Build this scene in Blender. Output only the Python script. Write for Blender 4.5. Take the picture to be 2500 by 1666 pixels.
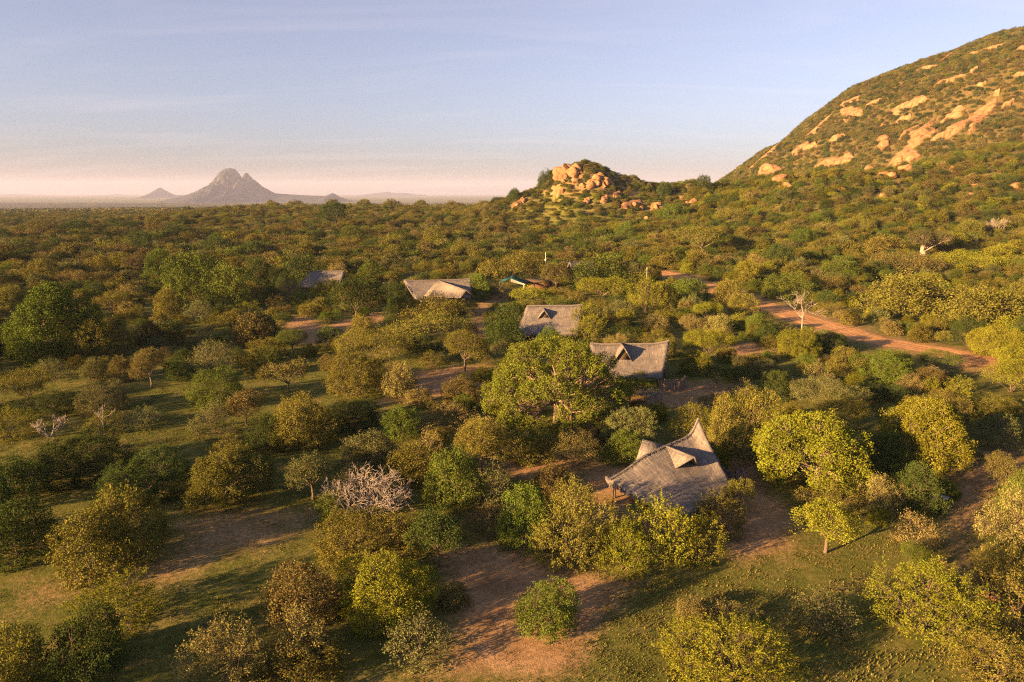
import bpy, bmesh, math, random
import numpy as np
from mathutils import Vector

# ------------------------------------------------------------------ camera, sky, sun, exposure
for o in list(bpy.data.objects):
    bpy.data.objects.remove(o, do_unlink=True)
scene = bpy.context.scene
COL = scene.collection
CAM_Z, PITCH = 27.0, 12.35
cam_data = bpy.data.cameras.new('camera')
cam_data.sensor_width = 36.0
cam_data.lens = 24.0
cam_data.clip_start = 0.5
cam_data.clip_end = 80000.0
cam = bpy.data.objects.new('camera', cam_data)
cam.location = (0, 0, CAM_Z)
cam.rotation_euler = (math.radians(90 - PITCH), 0, 0)
COL.objects.link(cam)
scene.camera = cam

SUN_EL = math.radians(11.5)
SUN_TRAVEL = math.radians(31.0)          # light travels to +x and a little away from the camera
sun_dir = Vector((math.cos(SUN_TRAVEL) * math.cos(SUN_EL), math.sin(SUN_TRAVEL) * math.cos(SUN_EL), -math.sin(SUN_EL)))
world = bpy.data.worlds.new('World')
scene.world = world
world.use_nodes = True
wn, wl = world.node_tree.nodes, world.node_tree.links
wn.clear()
sky = wn.new('ShaderNodeTexSky')
sky.sky_type = 'NISHITA'
sky.sun_disc = False
sky.sun_elevation = SUN_EL
sky.sun_rotation = math.atan2(-sun_dir.x, -sun_dir.y)
sky.air_density = 1.0
sky.dust_density = 1.6
sky.ozone_density = 4.5
sky.altitude = 400
bg = wn.new('ShaderNodeBackground')
bg.inputs['Strength'].default_value = 0.05
wout = wn.new('ShaderNodeOutputWorld')
# thin high cirrus, the same all round the sky
tc = wn.new('ShaderNodeTexCoord')
sep = wn.new('ShaderNodeSeparateXYZ')
mx = wn.new('ShaderNodeMath'); mx.operation = 'ADD'; mx.inputs[1].default_value = 0.12
dvx = wn.new('ShaderNodeMath'); dvx.operation = 'DIVIDE'
dvy = wn.new('ShaderNodeMath'); dvy.operation = 'DIVIDE'
cmb = wn.new('ShaderNodeCombineXYZ')
mp = wn.new('ShaderNodeMapping')
mp.inputs['Rotation'].default_value = (0, 0, 0.35)
mp.inputs['Scale'].default_value = (0.55, 2.2, 1.0)
nz = wn.new('ShaderNodeTexNoise')
nz.inputs['Scale'].default_value = 1.1
nz.inputs['Detail'].default_value = 7
nz.inputs['Roughness'].default_value = 0.55
nz.inputs['Distortion'].default_value = 0.5
rmp = wn.new('ShaderNodeMapRange')
rmp.inputs['From Min'].default_value = 0.50
rmp.inputs['From Max'].default_value = 0.80
rmp.inputs['To Max'].default_value = 0.12
mixc = wn.new('ShaderNodeMix'); mixc.data_type = 'RGBA'
mixc.inputs['B'].default_value = (6.2, 5.6, 5.2, 1)
wl.new(tc.outputs['Generated'], sep.inputs[0])
wl.new(sep.outputs['Z'], mx.inputs[0])
wl.new(sep.outputs['X'], dvx.inputs[0]); wl.new(mx.outputs[0], dvx.inputs[1])
wl.new(sep.outputs['Y'], dvy.inputs[0]); wl.new(mx.outputs[0], dvy.inputs[1])
wl.new(dvx.outputs[0], cmb.inputs['X']); wl.new(dvy.outputs[0], cmb.inputs['Y'])
wl.new(cmb.outputs[0], mp.inputs['Vector'])
wl.new(mp.outputs[0], nz.inputs['Vector'])
wl.new(nz.outputs['Fac'], rmp.inputs['Value'])
wl.new(rmp.outputs['Result'], mixc.inputs['Factor'])
wl.new(sky.outputs[0], mixc.inputs['A'])
hs = wn.new('ShaderNodeHueSaturation'); hs.inputs['Saturation'].default_value = 0.66
tn = wn.new('ShaderNodeMix'); tn.data_type = 'RGBA'; tn.blend_type = 'MULTIPLY'; tn.inputs['Factor'].default_value = 1.0
tn.inputs['B'].default_value = (0.86, 0.745, 0.76, 1)
wl.new(mixc.outputs['Result'], hs.inputs['Color']); wl.new(hs.outputs['Color'], tn.inputs['A'])
wl.new(tn.outputs['Result'], bg.inputs['Color'])
wl.new(bg.outputs[0], wout.inputs['Surface'])

sun_data = bpy.data.lights.new('sun', 'SUN')
sun_data.energy = 5.0
sun_data.angle = math.radians(0.6)
sun_data.color = (1.0, 0.572, 0.23)
sun = bpy.data.objects.new('sun', sun_data)
sun.rotation_euler = sun_dir.to_track_quat('-Z', 'Y').to_euler()
COL.objects.link(sun)

scene.view_settings.view_transform = 'Standard'
scene.view_settings.look = 'None'
scene.view_settings.exposure = 2.5
scene.view_settings.gamma = 1.0
scene.view_settings.use_curve_mapping = False
scene.render.engine = 'CYCLES'
scene.cycles.max_bounces = 4
scene.cycles.diffuse_bounces = 2
scene.cycles.transmission_bounces = 2
scene.cycles.transparent_max_bounces = 4
scene.cycles.volume_bounces = 0
scene.cycles.filter_width = 1.2
scene.cycles.use_adaptive_sampling = False
scene.cycles.use_denoising = False

# ------------------------------------------------------------------ terrain
def sm(a, b, x):
    t = np.clip((x - a) / (b - a), 0.0, 1.0)
    return t * t * (3 - 2 * t)

SLOPE_X = [20, 60, 100, 128, 165, 215, 250, 285, 400, 600, 900]
SLOPE_Z = [0, 6, 16, 25, 36, 39, 46, 55, 78, 100, 115]
KOP_X = [-60, -25, -4, 8, 17, 24, 29, 37, 46, 54, 66, 80, 90, 99, 112, 140, 190]
KOP_Z = [0, 9, 18, 23, 25, 31, 37, 40.5, 42, 40, 35, 31, 28, 28, 29, 22, 0]
DOME_C = (640.0, 860.0)
DOME_R = [0, 60, 120, 170, 220, 260, 290, 320, 350, 385, 410, 440, 520, 600]
DOME_Z = [219.4, 215.4, 192.2, 177.6, 155.5, 124.4, 95.1, 84.6, 56.5, 30.8, 9, 4, 2, 0]

def bumps(x, y, s):
    a = np.sin(x / s + 1.3 * np.sin(y / s * 0.7 + 0.4)) * np.cos(y / s * 1.1 + 1.7 * np.sin(x / s * 0.6 + 2.0))
    b = np.sin((x * 0.6 + y * 0.8) / s * 2.3 + 0.9) * np.cos((x * 0.8 - y * 0.6) / s * 2.1 + 0.3)
    return 0.65 * a + 0.35 * b

def height(x, y):
    """elevation of the ground in metres at world x, y"""
    x = np.asarray(x, float); y = np.asarray(y, float)
    r = np.hypot(x, y)
    base = 0.22 * bumps(x, y, 17.0) * sm(20, 90, r) + 0.9 * bumps(x, y, 70.0) * sm(90, 240, r)
    crest = 10.5 * np.exp(-((y - 600) / 210.0) ** 2) * sm(-350, -220, x) * (1 - sm(120, 260, x))
    drop = -16.0 * sm(750, 1700, r) - 62.0 * sm(1500, 4600, r)
    t = np.clip((y - 128) / (392 - 128), 0, 1)
    slope = np.interp(x, SLOPE_X, SLOPE_Z) * t ** 2.2 * (1 - 0.55 * sm(400, 640, y))
    kf = np.where(y < 452, np.exp(-((y - 452) / 50.0) ** 2), np.exp(-((y - 452) / 85.0) ** 2))
    kop = np.interp(x + 3.0 * bumps(x, y, 14.0), KOP_X, KOP_Z) * kf
    kop = kop + 1.6 * bumps(x, y, 9.0) * sm(6, 20, kop)
    rd = np.hypot(x - DOME_C[0], (y - DOME_C[1]) / 1.15)
    dome = np.interp(rd + 7.0 * bumps(x, y, 42.0), DOME_R, DOME_Z)
    dome = dome + 2.2 * bumps(x, y, 26.0) * sm(10, 60, dome)
    m = np.log(np.exp(np.clip(slope, 0, 300) / 4.0) + np.exp(np.clip(kop, -5, 300) / 4.0) + np.exp(np.clip(dome, 0, 300) / 4.0)) * 4.0 - 4.0 * np.log(3.0)
    return base + crest + drop + m

# ------------------------------------------------------------------ measured places and a few added shade bushes (world metres)
TREES = [
    ('R', 'o', -30.1, 44.8, 5.6, 4.6),
    ('R', 'o', -28.5, 47.1, 5.1, 5.5),
    ('K', 'y', -25.5, 39.2, 5.0, 2.6),
    ('R', 'd', -24.5, 34.0, 4.4, 3.7),
    ('R', 'o', -27.6, 33.4, 3.2, 3.5),
    ('R', 'd', -37.1, 46.9, 5.2, 4.3),
    ('R', 'd', -41.1, 49.6, 3.9, 5.1),
    ('K', 'p', -16.2, 33.6, 4.7, 3.3),
    ('R', 'o', -10.8, 47.0, 7.4, 3.3),
    ('R', 'y', -8.3, 40.1, 6.5, 3.9),
    ('R', 'b', -13.6, 39.9, 4.8, 3.6),
    ('K', 'p', -12.4, 35.1, 3.2, 3.3),
    ('L', 'e', -5.6, 35.7, 3.9, 2.5),
    ('T', 'd', -5.4, 45.5, 4.2, 4.1),
    ('L', 'b', -2.1, 51.6, 4.5, 1.5),
    ('R', 'o', -12.7, 33.9, 5.6, 1.7),
    ('K', 'o', 4.4, 47.4, 6.2, 6.2),
    ('R', 'g', 1.0, 49.1, 4.2, 4.7),
    ('K', 'y', 11.0, 47.0, 4.8, 4.9),
    ('K', 'y', 8.1, 45.3, 3.7, 3.7),
    ('K', 'y', 14.1, 47.2, 3.8, 3.4),
    ('R', 'g', 2.0, 38.7, 4.0, 3.0),
    ('K', 'y', 12.7, 34.2, 7.3, 3.3),
    ('L', 'p', 14.0, 39.0, 3.2, 1.3),
    ('K', 'o', 16.9, 51.1, 3.7, 3.4),
    ('T', 'o', 19.9, 55.2, 2.4, 2.6),
    ('T', 'y', 24.0, 47.6, 4.8, 3.8),
    ('K', 'y', 26.2, 38.2, 6.5, 4.8),
    ('L', 'p', 31.4, 48.6, 3.4, 2.4),
    ('L', 'e', 19.9, 38.7, 4.1, 1.9),
    ('K', 'o', 27.1, 33.3, 4.4, 3.1),
    ('K', 'o', 34.1, 42.4, 3.5, 3.3),
    ('L', 'p', 39.1, 49.0, 4.7, 4.7),
    ('K', 'g', 43.4, 53.7, 3.1, 4.1),
    ('C', 'g', -74.7, 109.3, 14.2, 12.3),
    ('R', 'o', -68.8, 109.5, 11.4, 7.9),
    ('L', 'e', -68.3, 96.7, 6.0, 2.9),
    ('R', 'e', -61.0, 96.6, 4.2, 3.2),
    ('R', 'b', -56.7, 95.8, 4.2, 3.5),
    ('T', 'b', -50.5, 92.0, 5.7, 5.4),
    ('R', 'd', -48.1, 96.6, 4.2, 2.8),
    ('L', 'e', -46.5, 101.9, 8.2, 4.4),
    ('R', 'e', -50.8, 81.2, 6.4, 3.6),
    ('S', 'o', -64.6, 87.7, 8.2, 3.7),
    ('R', 'd', -57.2, 81.3, 7.4, 2.7),
    ('K', 'y', -56.2, 72.6, 4.7, 3.7),
    ('R', 'g', -38.5, 85.7, 8.4, 4.1),
    ('L', 'e', -34.2, 74.2, 5.4, 3.6),
    ('T', 'b', -31.5, 77.1, 4.8, 4.0),
    ('R', 'd', -41.7, 62.2, 8.8, 3.9),
    ('R', 'd', -44.0, 56.0, 5.8, 3.7),
    ('R', 'd', -33.7, 58.8, 8.7, 3.2),
    ('C', 'o', -25.6, 57.1, 7.8, 4.5),
    ('L', 'e', -43.7, 76.6, 6.0, 2.0),
    ('L', 'o', -47.0, 74.2, 4.7, 2.3),
    ('U', 'b', -30.9, 90.8, 6.8, 4.2),
    ('R', 'o', -21.1, 89.4, 7.5, 5.6),
    ('S', 'o', -22.4, 108.7, 13.1, 4.4),
    ('R', 'p', -15.5, 89.1, 4.3, 4.5),
    ('T', 'o', -7.2, 101.0, 7.1, 6.2),
    ('R', 'o', -23.0, 71.1, 7.9, 5.5),
    ('R', 'd', -26.3, 69.2, 4.6, 3.8),
    ('R', 'd', -19.1, 76.8, 7.5, 2.8),
    ('R', 'g', -12.3, 72.6, 3.9, 3.3),
    ('L', 'p', -7.9, 76.8, 7.6, 2.8),
    ('L', 'p', -8.3, 64.3, 3.4, 3.7),
    ('R', 'e', -14.4, 65.5, 5.7, 3.1),
    ('T', 'e', -17.9, 56.9, 3.8, 4.1),
    ('L', 'p', -14.2, 58.2, 4.2, 2.6),
    ('R', 'g', -5.2, 55.9, 5.0, 5.0),
    ('L', 'e', -1.9, 55.9, 4.2, 3.9),
    ('T', 'o', -3.0, 63.0, 7.6, 5.0),
    ('T', 'g', -37.6, 114.0, 5.6, 4.0),
    ('R', 'd', -32.1, 116.9, 5.3, 3.8),
    ('R', 'o', -41.3, 112.5, 6.2, 2.6),
    ('R', 'b', -48.0, 123.8, 7.6, 4.7),
    ('R', 'd', -14.2, 109.9, 5.6, 3.8),
    ('S', 'p', 6.1, 64.7, 5.5, 3.1),
    ('R', 'e', 12.6, 71.7, 6.0, 3.7),
    ('R', 'g', 11.4, 65.8, 4.3, 3.1),
    ('L', 'y', 20.3, 73.6, 5.1, 3.3),
    ('R', 'o', 23.7, 67.0, 6.7, 7.0),
    ('U', 'd', 28.4, 91.3, 4.2, 3.2),
    ('U', 'd', 32.2, 92.2, 3.2, 2.9),
    ('R', 'd', 35.0, 87.5, 4.5, 3.6),
    ('S', 'y', 33.4, 113.6, 8.5, 3.8),
    ('R', 'y', 27.9, 100.5, 4.9, 3.3),
    ('S', 'g', 20.0, 123.7, 7.4, 2.9),
    ('S', 'o', 26.3, 122.5, 6.4, 2.3),
    ('K', 'y', 18.2, 93.6, 5.9, 2.1),
    ('D', 'p', 17.9, 84.2, 3.9, 2.6),
    ('C', 'y', 28.6, 60.1, 10.4, 6.8),
    ('C', 'y', 41.6, 64.5, 8.3, 6.9),
    ('R', 'd', 35.9, 62.8, 4.0, 4.1),
    ('S', 'e', 39.6, 82.5, 8.6, 3.6),
    ('S', 'o', 39.1, 76.5, 6.1, 3.2),
    ('L', 'e', 52.5, 69.0, 4.7, 3.8),
    ('T', 'b', 45.4, 59.4, 2.8, 3.3),
    ('L', 'p', 46.6, 58.2, 3.0, 2.2),
    ('L', 'o', 27.1, 54.5, 5.1, 2.3),
    ('L', 'p', 32.1, 55.2, 4.3, 3.0),
    ('R', 'd', 35.4, 55.1, 3.9, 4.1),
    ('S', 'y', 78.2, 105.1, 9.1, 5.4),
    ('S', 'y', 68.9, 90.7, 7.4, 4.5),
    ('R', 'y', 47.9, 111.4, 6.9, 4.5),
    ('R', 'd', 55.1, 114.9, 6.0, 3.2),
    ('R', 'd', 46.0, 120.2, 5.3, 3.5),
    ('R', 'o', 51.5, 101.0, 5.8, 3.5),
    ('R', 'g', 54.6, 97.3, 8.0, 4.0),
    ('S', 'g', 67.4, 104.8, 6.5, 2.4),
    ('L', 'p', 55.2, 91.0, 3.5, 2.5),
    ('R', 'y', 57.7, 90.8, 2.7, 2.0),
    ('D', 'p', 61.9, 96.8, 3.0, 2.0),
    ('K', 'y', 60.4, 88.6, 3.0, 2.7),
    ('R', 'd', 50.8, 87.1, 4.4, 2.0),
    ('L', 'o', 53.5, 79.8, 5.1, 3.4),
    ('R', 'o', 60.2, 81.7, 6.8, 2.0),
    ('L', 'p', 44.1, 95.1, 3.9, 3.0),
    ('R', 'e', 37.8, 98.3, 4.8, 2.5),
    ('U', 'o', 74.6, 269.3, 19.5, 11.0),
    ('S', 'b', 123.6, 214.0, 18.8, 7.1),
    ('D', 'p', 206.7, 292.3, 11.6, 7.1),
    ('R', 'o', 52.5, 164.6, 8.2, 5.8),
    ('R', 'g', 44.4, 170.4, 10.8, 5.4),
    ('R', 'd', 90.9, 235.1, 12.6, 8.1),
    ('R', 'o', 120.6, 263.9, 12.5, 5.9),
    ('R', 'o', 136.8, 255.6, 16.5, 7.7),
    ('R', 'y', 167.4, 260.9, 13.4, 6.9),
    ('R', 'g', 71.6, 174.6, 12.4, 6.0),
    ('R', 'o', 87.5, 151.9, 17.6, 8.8),
    ('R', 'o', 95.5, 138.2, 15.0, 7.9),
    ('S', 'y', 150.2, 223.4, 19.2, 5.8),
    ('T', 'd', -101.3, 398.8, 21.3, 16.0),
    ('R', 'g', -82.3, 351.1, 12.5, 7.9),
    ('R', 'y', -46.0, 168.3, 8.2, 5.4),
    ('T', 'd', -32.1, 138.7, 9.6, 9.2),
    ('R', 'd', -29.1, 168.1, 8.0, 4.5),
    ('S', 'o', -16.1, 140.5, 16.2, 5.7),
    ('S', 'o', -15.7, 126.2, 14.7, 4.4),
    ('R', 'g', -8.7, 170.5, 6.9, 6.3),
    ('L', 'p', -3.2, 172.8, 5.4, 4.6),
    ('R', 'd', -0.4, 130.4, 8.7, 5.7),
    ('L', 'y', 14.1, 128.2, 7.2, 6.2),
    ('R', 'g', 24.8, 189.1, 17.7, 9.0),
    ('U', 'y', 22.5, 168.2, 13.5, 6.0),
    ('S', 'o', 0.1, 205.1, 19.5, 8.3),
    ('T', 'b', 11.8, 181.6, 7.7, 7.8),
    ('S', 'y', 3.8, 165.3, 10.4, 3.9),
    ('S', 'o', 13.1, 165.7, 10.1, 3.7),
    ('T', 'd', 7.5, 298.9, 9.3, 8.2),
    ('R', 'o', -36.8, 329.3, 13.1, 8.7),
    ('R', 'd', -62.3, 203.0, 12.5, 7.8),
    ('L', 'y', 30.8, 154.6, 7.8, 8.7),
    ('R', 'g', -75.9, 160.6, 12.2, 12.3),
    ('R', 'g', -66.6, 158.6, 10.6, 10.0),
    ('R', 'g', -116.5, 227.1, 10.1, 8.1),
    ('R', 'd', -164.2, 338.2, 19.7, 8.2),
    ('R', 'd', -164.5, 308.5, 13.1, 8.0),
    ('R', 'd', -207.4, 371.4, 24.0, 7.2),
    ('R', 'd', -241.5, 385.1, 18.7, 7.4),
    ('R', 'd', -124.0, 286.9, 12.9, 8.3),
    ('R', 'd', -102.1, 269.0, 11.4, 7.2),
    ('T', 'b', -246.1, 362.5, 13.8, 9.4),
    ('L', 'e', -66.8, 142.7, 6.8, 4.4),
    ('K', 'y', -58.5, 147.9, 6.4, 3.3),
    ('R', 'd', -60.7, 168.4, 5.6, 3.4),
    ('L', 'p', -55.5, 169.2, 7.2, 4.9),
    ('R', 'b', -46.9, 121.3, 8.0, 5.3),
    ('R', 'o', -141.5, 205.2, 9.3, 6.7),
    ('S', 'b', -124.3, 192.0, 9.5, 4.9),
    ('R', 'o', -129.4, 214.3, 8.8, 7.2),
    ('S', 'o', -92.3, 155.2, 8.1, 4.4),
    ('R', 'o', -78.5, 140.8, 4.1, 3.7),
    ('R', 'o', -75.8, 148.9, 5.7, 6.0),
    ('R', 'd', 22.1, 443.5, 10.8, 11.9),
    ('R', 'd', 1.6, 454.5, 9.0, 6.6),
    ('R', 'd', 92.8, 427.9, 9.0, 7.9),
    ('R', 'd', 118.3, 434.4, 9.0, 9.2),
    ('R', 'g', 41.5, 331.9, 7.9, 6.6),
    ('R', 'g', 56.1, 336.4, 12.0, 8.4),
    ('S', 'o', -19.1, 265.3, 9.5, 7.5),
    ('S', 'o', -27.1, 214.7, 7.8, 4.8),
    ('R', 'o', -45.3, 265.4, 11.1, 5.9),
    ('R', 'g', -42.2, 206.0, 7.4, 5.9),
    ('R', 'o', -69.0, 175.1, 8.5, 3.8),
    ('R', 'o', -115.5, 156.3, 6.7, 5.4),
    ('R', 'd', -87.0, 115.7, 4.3, 4.8),
    ('R', 'b', -64.8, 119.1, 5.1, 4.1),
    ('R', 'o', -84.3, 276.2, 13.2, 6.9),
    ('S', 'o', 55.0, 262.5, 12.6, 5.7),
    ('R', 'y', 71.6, 208.5, 7.5, 6.0),
    ('R', 'g', 99.6, 206.5, 10.0, 5.7),
    ('R', 'y', 170.1, 236.4, 14.2, 6.4),
    ('R', 'o', 107.6, 142.7, 7.8, 7.5),
    ('R', 'g', 122.5, 289.5, 10.3, 5.7),
    ('S', 'o', 151.7, 302.4, 12.6, 6.3),
    ('R', 'o', 190.5, 287.2, 11.9, 6.7),
    ('S', 'o', 111.4, 348.3, 16.5, 6.7),
    ('R', 'g', 87.6, 379.6, 18.0, 8.6),
    ('S', 'p', 35.4, 133.0, 5.7, 3.3),
    ('R', 'p', 40.4, 130.6, 5.6, 3.7),
    ('R', 'o', 52.6, 152.9, 6.5, 4.3),
    ('R', 'e', 23.4, 145.9, 5.8, 4.1),
    ('R', 'p', 28.9, 134.7, 6.6, 3.0),
    ('R', 'o', 36.2, 158.8, 6.8, 5.4),
    ('S', 'y', 42.2, 145.7, 6.2, 3.5),
    ('R', 'd', -64.0, 183.0, 7.5, 7.0),  # this and the next row: added to shade the far-left tent
    ('R', 'd', -60.5, 179.0, 5.0, 4.5),
    ('R', 'o', -9.5, 60.5, 5.5, 3.6),
    ('L', 'p', -3.5, 70.0, 6.0, 3.4),
    ('R', 'o', 2.0, 66.5, 5.0, 3.0),
    ('R', 'd', -1.5, 120.8, 7.0, 4.4),
    ('L', 'y', 13.6, 120.6, 6.5, 5.0),
    ('K', 'y', 17.5, 89.4, 5.0, 2.2),
    ('R', 'g', 12.6, 89.6, 4.6, 2.6),
    ('R', 'd', -68.5, 184.0, 8.0, 9.0),  # one more bush added on the sun side to shade the far-left tent
    ('S', 'y', 75.5, 98.0, 8.0, 4.6),
    ('R', 'y', 82.0, 113.0, 8.0, 5.0),
    ('R', 'd', -298.0, 640.0, 14.7, 10.2),
    ('R', 'd', 1.6, 440.0, 9.3, 7.5),
    ('R', 'o', -198.9, 640.0, 17.0, 8.7),
    ('R', 'o', -154.3, 600.0, 13.1, 9.5),
    ('R', 'o', -130.6, 620.0, 16.4, 9.5),
    ('R', 'o', -103.4, 600.0, 19.4, 9.5),
    ('R', 'o', -52.1, 610.0, 18.0, 8.3),
    ('R', 'o', -83.0, 640.0, 15.1, 9.1),
    ('R', 'o', -23.1, 560.0, 13.2, 8.6),
    ('R', 'o', -206.9, 600.0, 17.7, 7.4),
    ('R', 'o', -229.0, 660.0, 8.6, 9.3),
]
BARE = [
    [(-37.0, 44.6), (-32.9, 44.6), (-25.4, 46.4), (-28.7, 53.7), (-20.7, 56.1), (-15.4, 56.9), (-15.7, 53.7), (-17.6, 48.8), (-22.7, 45.8), (-24.4, 42.6), (-29.8, 42.1), (-32.2, 38.0)],
    [(-48.8, 140.1), (-48.2, 152.2), (-37.9, 137.7), (-28.5, 161.8), (-24.0, 140.5), (-28.3, 132.1), (-30.4, 117.5), (-38.5, 117.9)],
    [(-15.7, 101.5), (-10.8, 102.8), (-3.9, 105.4), (-5.2, 92.1), (-10.5, 88.2), (-16.6, 85.5), (-17.9, 86.7), (-14.1, 90.0)],
    [(-9.4, 172.2), (-6.0, 172.1), (-4.4, 124.1), (-8.0, 124.0)],
    [(-10.3, 169.2), (1.2, 191.0), (4.3, 178.7), (-6.0, 163.4)],
    [(9.5, 196.0), (17.8, 196.4), (18.6, 170.3), (9.8, 179.1)],
    [(-6.0, 48.1), (-1.0, 48.8), (6.8, 44.7), (11.6, 44.7), (6.2, 39.8), (3.9, 33.5), (-9.0, 33.5), (-3.7, 35.7), (-4.3, 39.8)],
    [(6.3, 65.3), (10.6, 66.3), (15.5, 53.0), (10.3, 50.8), (5.6, 50.8)],
    [(20.4, 65.2), (26.6, 69.7), (23.4, 58.6), (24.5, 53.7), (21.8, 48.8), (17.1, 47.0), (16.4, 53.7)],
    [(13.2, 92.0), (22.1, 96.1), (35.1, 93.8), (25.3, 82.3), (19.1, 82.4), (11.7, 81.0)],
    [(35.9, 53.0), (42.7, 61.5), (49.6, 67.7), (56.4, 71.0), (51.8, 64.3), (43.1, 56.9), (36.9, 48.8), (31.4, 41.1), (32.0, 44.7), (33.0, 48.8)],
    [(7.8, 82.9), (10.7, 81.1), (8.0, 62.2), (5.7, 63.2)],
    [(23.6, 304.0), (32.9, 289.8), (29.2, 270.7), (19.9, 277.2)],
    [(-5.3, 64.2), (6.6, 68.7), (5.8, 60.3), (0.0, 61.3)],
    [(34.0, 117.6), (46.5, 124.3), (44.4, 110.8), (36.8, 108.2)],
]
OPEN = [
    [(-21.8, 37.3), (-19.3, 46.4), (-14.4, 46.4), (-18.5, 45.8), (-14.9, 35.7), (-19.8, 35.7)],
    [(-40.2, 68.7), (-34.2, 73.9), (-29.6, 76.8), (-23.8, 67.8), (-19.7, 74.0), (-15.0, 73.9), (-10.8, 71.2), (-7.4, 54.4), (-15.4, 55.2), (-19.7, 55.3), (-22.3, 58.7), (-26.8, 69.0), (-33.8, 68.9)],
    [(-54.1, 93.4), (-45.1, 91.6), (-41.0, 82.7), (-33.2, 90.2), (-36.9, 108.6), (-30.2, 111.3), (-25.3, 90.2), (-30.8, 83.1), (-30.1, 78.3), (-35.7, 71.3), (-39.6, 67.5), (-43.3, 73.6), (-42.3, 81.0), (-48.7, 82.5)],
    [(-56.8, 71.7), (-50.8, 72.2), (-48.9, 67.4), (-52.1, 65.2)],
    [(-65.0, 155.0), (-57.4, 165.9), (-39.6, 108.6), (-46.0, 111.3)],
    [(-113.5, 149.1), (-110.0, 151.9), (-102.4, 139.7), (-106.1, 138.9)],
    [(6.8, 44.7), (16.3, 46.4), (21.9, 47.6), (26.7, 45.8), (22.3, 37.3), (26.8, 36.1), (24.9, 33.5), (15.9, 33.5), (17.4, 39.8), (10.5, 39.8), (8.5, 33.5), (3.9, 33.5)],
    [(-43.2, 59.3), (-36.4, 59.5), (-35.4, 54.4), (-39.2, 54.3)],
]
ROAD = [(36.2, 269.1), (42.5, 240.0), (48.9, 232.7), (54.0, 218.9), (56.8, 191.8), (60.5, 172.1), (62.5, 153.3), (65.3, 140.7), (66.8, 128.2), (70.5, 120.7), (74.6, 115.3), (76.4, 109.4), (76.0, 104.9)]
SLABS = [(388.4, 848.6, 400.2, 825.2, 4.7), (383.3, 832.4, 379.7, 779.0, 6.0), (390.8, 736.3, 408.8, 711.3, 5.7), (424.9, 723.3, 439.6, 703.5, 4.3), (304.3, 846.9, 373.8, 846.0, 6.8), (387.7, 629.3, 436.6, 652.6, 11.5), (365.9, 650.2, 400.8, 678.6, 6.9), (363.4, 665.1, 393.9, 685.5, 3.8), (375.6, 636.9, 392.3, 633.1, 3.6), (402.2, 669.6, 420.8, 666.8, 5.9), (395.4, 615.5, 417.1, 633.6, 3.5), (437.0, 638.6, 444.8, 636.0, 4.2), (477.3, 763.1, 495.6, 736.3, 3.2), (486.5, 703.9, 494.6, 694.5, 6.6), (459.7, 662.2, 468.2, 652.4, 2.6), (444.5, 703.4, 450.4, 700.5, 4.3), (441.4, 789.7, 452.1, 765.3, 2.4), (386.2, 716.5, 393.8, 707.1, 3.1), (313.3, 788.1, 323.7, 756.5, 5.8), (333.3, 743.7, 343.7, 735.2, 3.9), (385.6, 785.4, 398.7, 776.3, 3.4), (314.7, 725.4, 332.0, 689.1, 6.9), (436.1, 676.8, 442.1, 673.3, 1.5), (372.3, 724.6, 381.0, 727.3, 2.2), (440.6, 657.9, 444.8, 656.2, 2.0)]
KOP_SLABS = [(-0.5, 428.8, 8.5, 437.1, 3.8), (63.4, 406.5, 79.1, 417.8, 3.6), (81.8, 412.0, 89.7, 414.5, 2.6), (59.1, 413.5, 66.4, 421.1, 2.1), (42.0, 409.9, 46.5, 410.9, 1.5), (52.0, 410.0, 57.0, 412.7, 1.8), (26.8, 424.2, 31.3, 421.5, 1.8)]
BOULDERS = [(152.26, 396.97, 3.37), (151.18, 385.12, 2.59), (286.91, 789.23, 7.39), (292.13, 777.98, 5.55), (159.79, 445.55, 1.99), (356.96, 629.21, 5.03), (223.66, 399.66, 3.39), (207.85, 391.34, 2.62), (209.43, 388.39, 2.08), (242.51, 385.98, 2.06), (356.7, 680.32, 3.91), (352.3, 672.09, 4.16), (237.49, 359.98, 1.77), (253.76, 354.12, 1.9), (311.12, 683.73, 3.97), (173.91, 368.63, 1.32), (331.49, 652.61, 3.2), (350.95, 638.05, 3.69), (348.61, 638.64, 2.84), (229.78, 349.81, 1.89), (189.18, 355.35, 1.44), (25.83, 446.45, 1.33), (31.84, 430.3, 1.39), (47.44, 421.19, 2.3), (60.05, 425.23, 1.8), (62.02, 415.68, 1.35), (72.38, 411.62, 1.54), (66.48, 406.52, 1.83), (76.2, 409.6, 1.33), (84.69, 411.02, 1.85), (87.64, 410.3, 1.54), (90.9, 408.76, 1.13), (94.01, 409.02, 1.23), (3.01, 431.27, 1.83), (5.75, 434.32, 1.63), (43.77, 409.18, 1.33), (54.03, 409.57, 1.43), (114.83, 419.17, 1.15), (38.54, 427.59, 1.91), (42.28, 431.12, 1.6), (42.62, 422.71, 1.68), (57.29, 424.57, 2.11), (54.1, 429.36, 2.24), (50.73, 422.69, 2.42), (54.88, 422.06, 1.89), (107.09, 412.83, 1.86), (103.01, 424.22, 1.16), (76.31, 393.11, 1.09), (27.96, 409.18, 0.82), (49.0, 426.53, 1.06), (82.27, 409.01, 1.02), (104.16, 413.35, 1.24), (32.03, 46.0, 0.36), (33.85, 44.32, 0.35), (32.26, 41.97, 0.5), (32.83, 41.49, 0.44), (33.31, 40.87, 0.27), (32.49, 43.38, 0.35), (33.06, 39.97, 0.32), (43.95, 92.79, 0.81), (46.55, 95.94, 0.72)]
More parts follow.
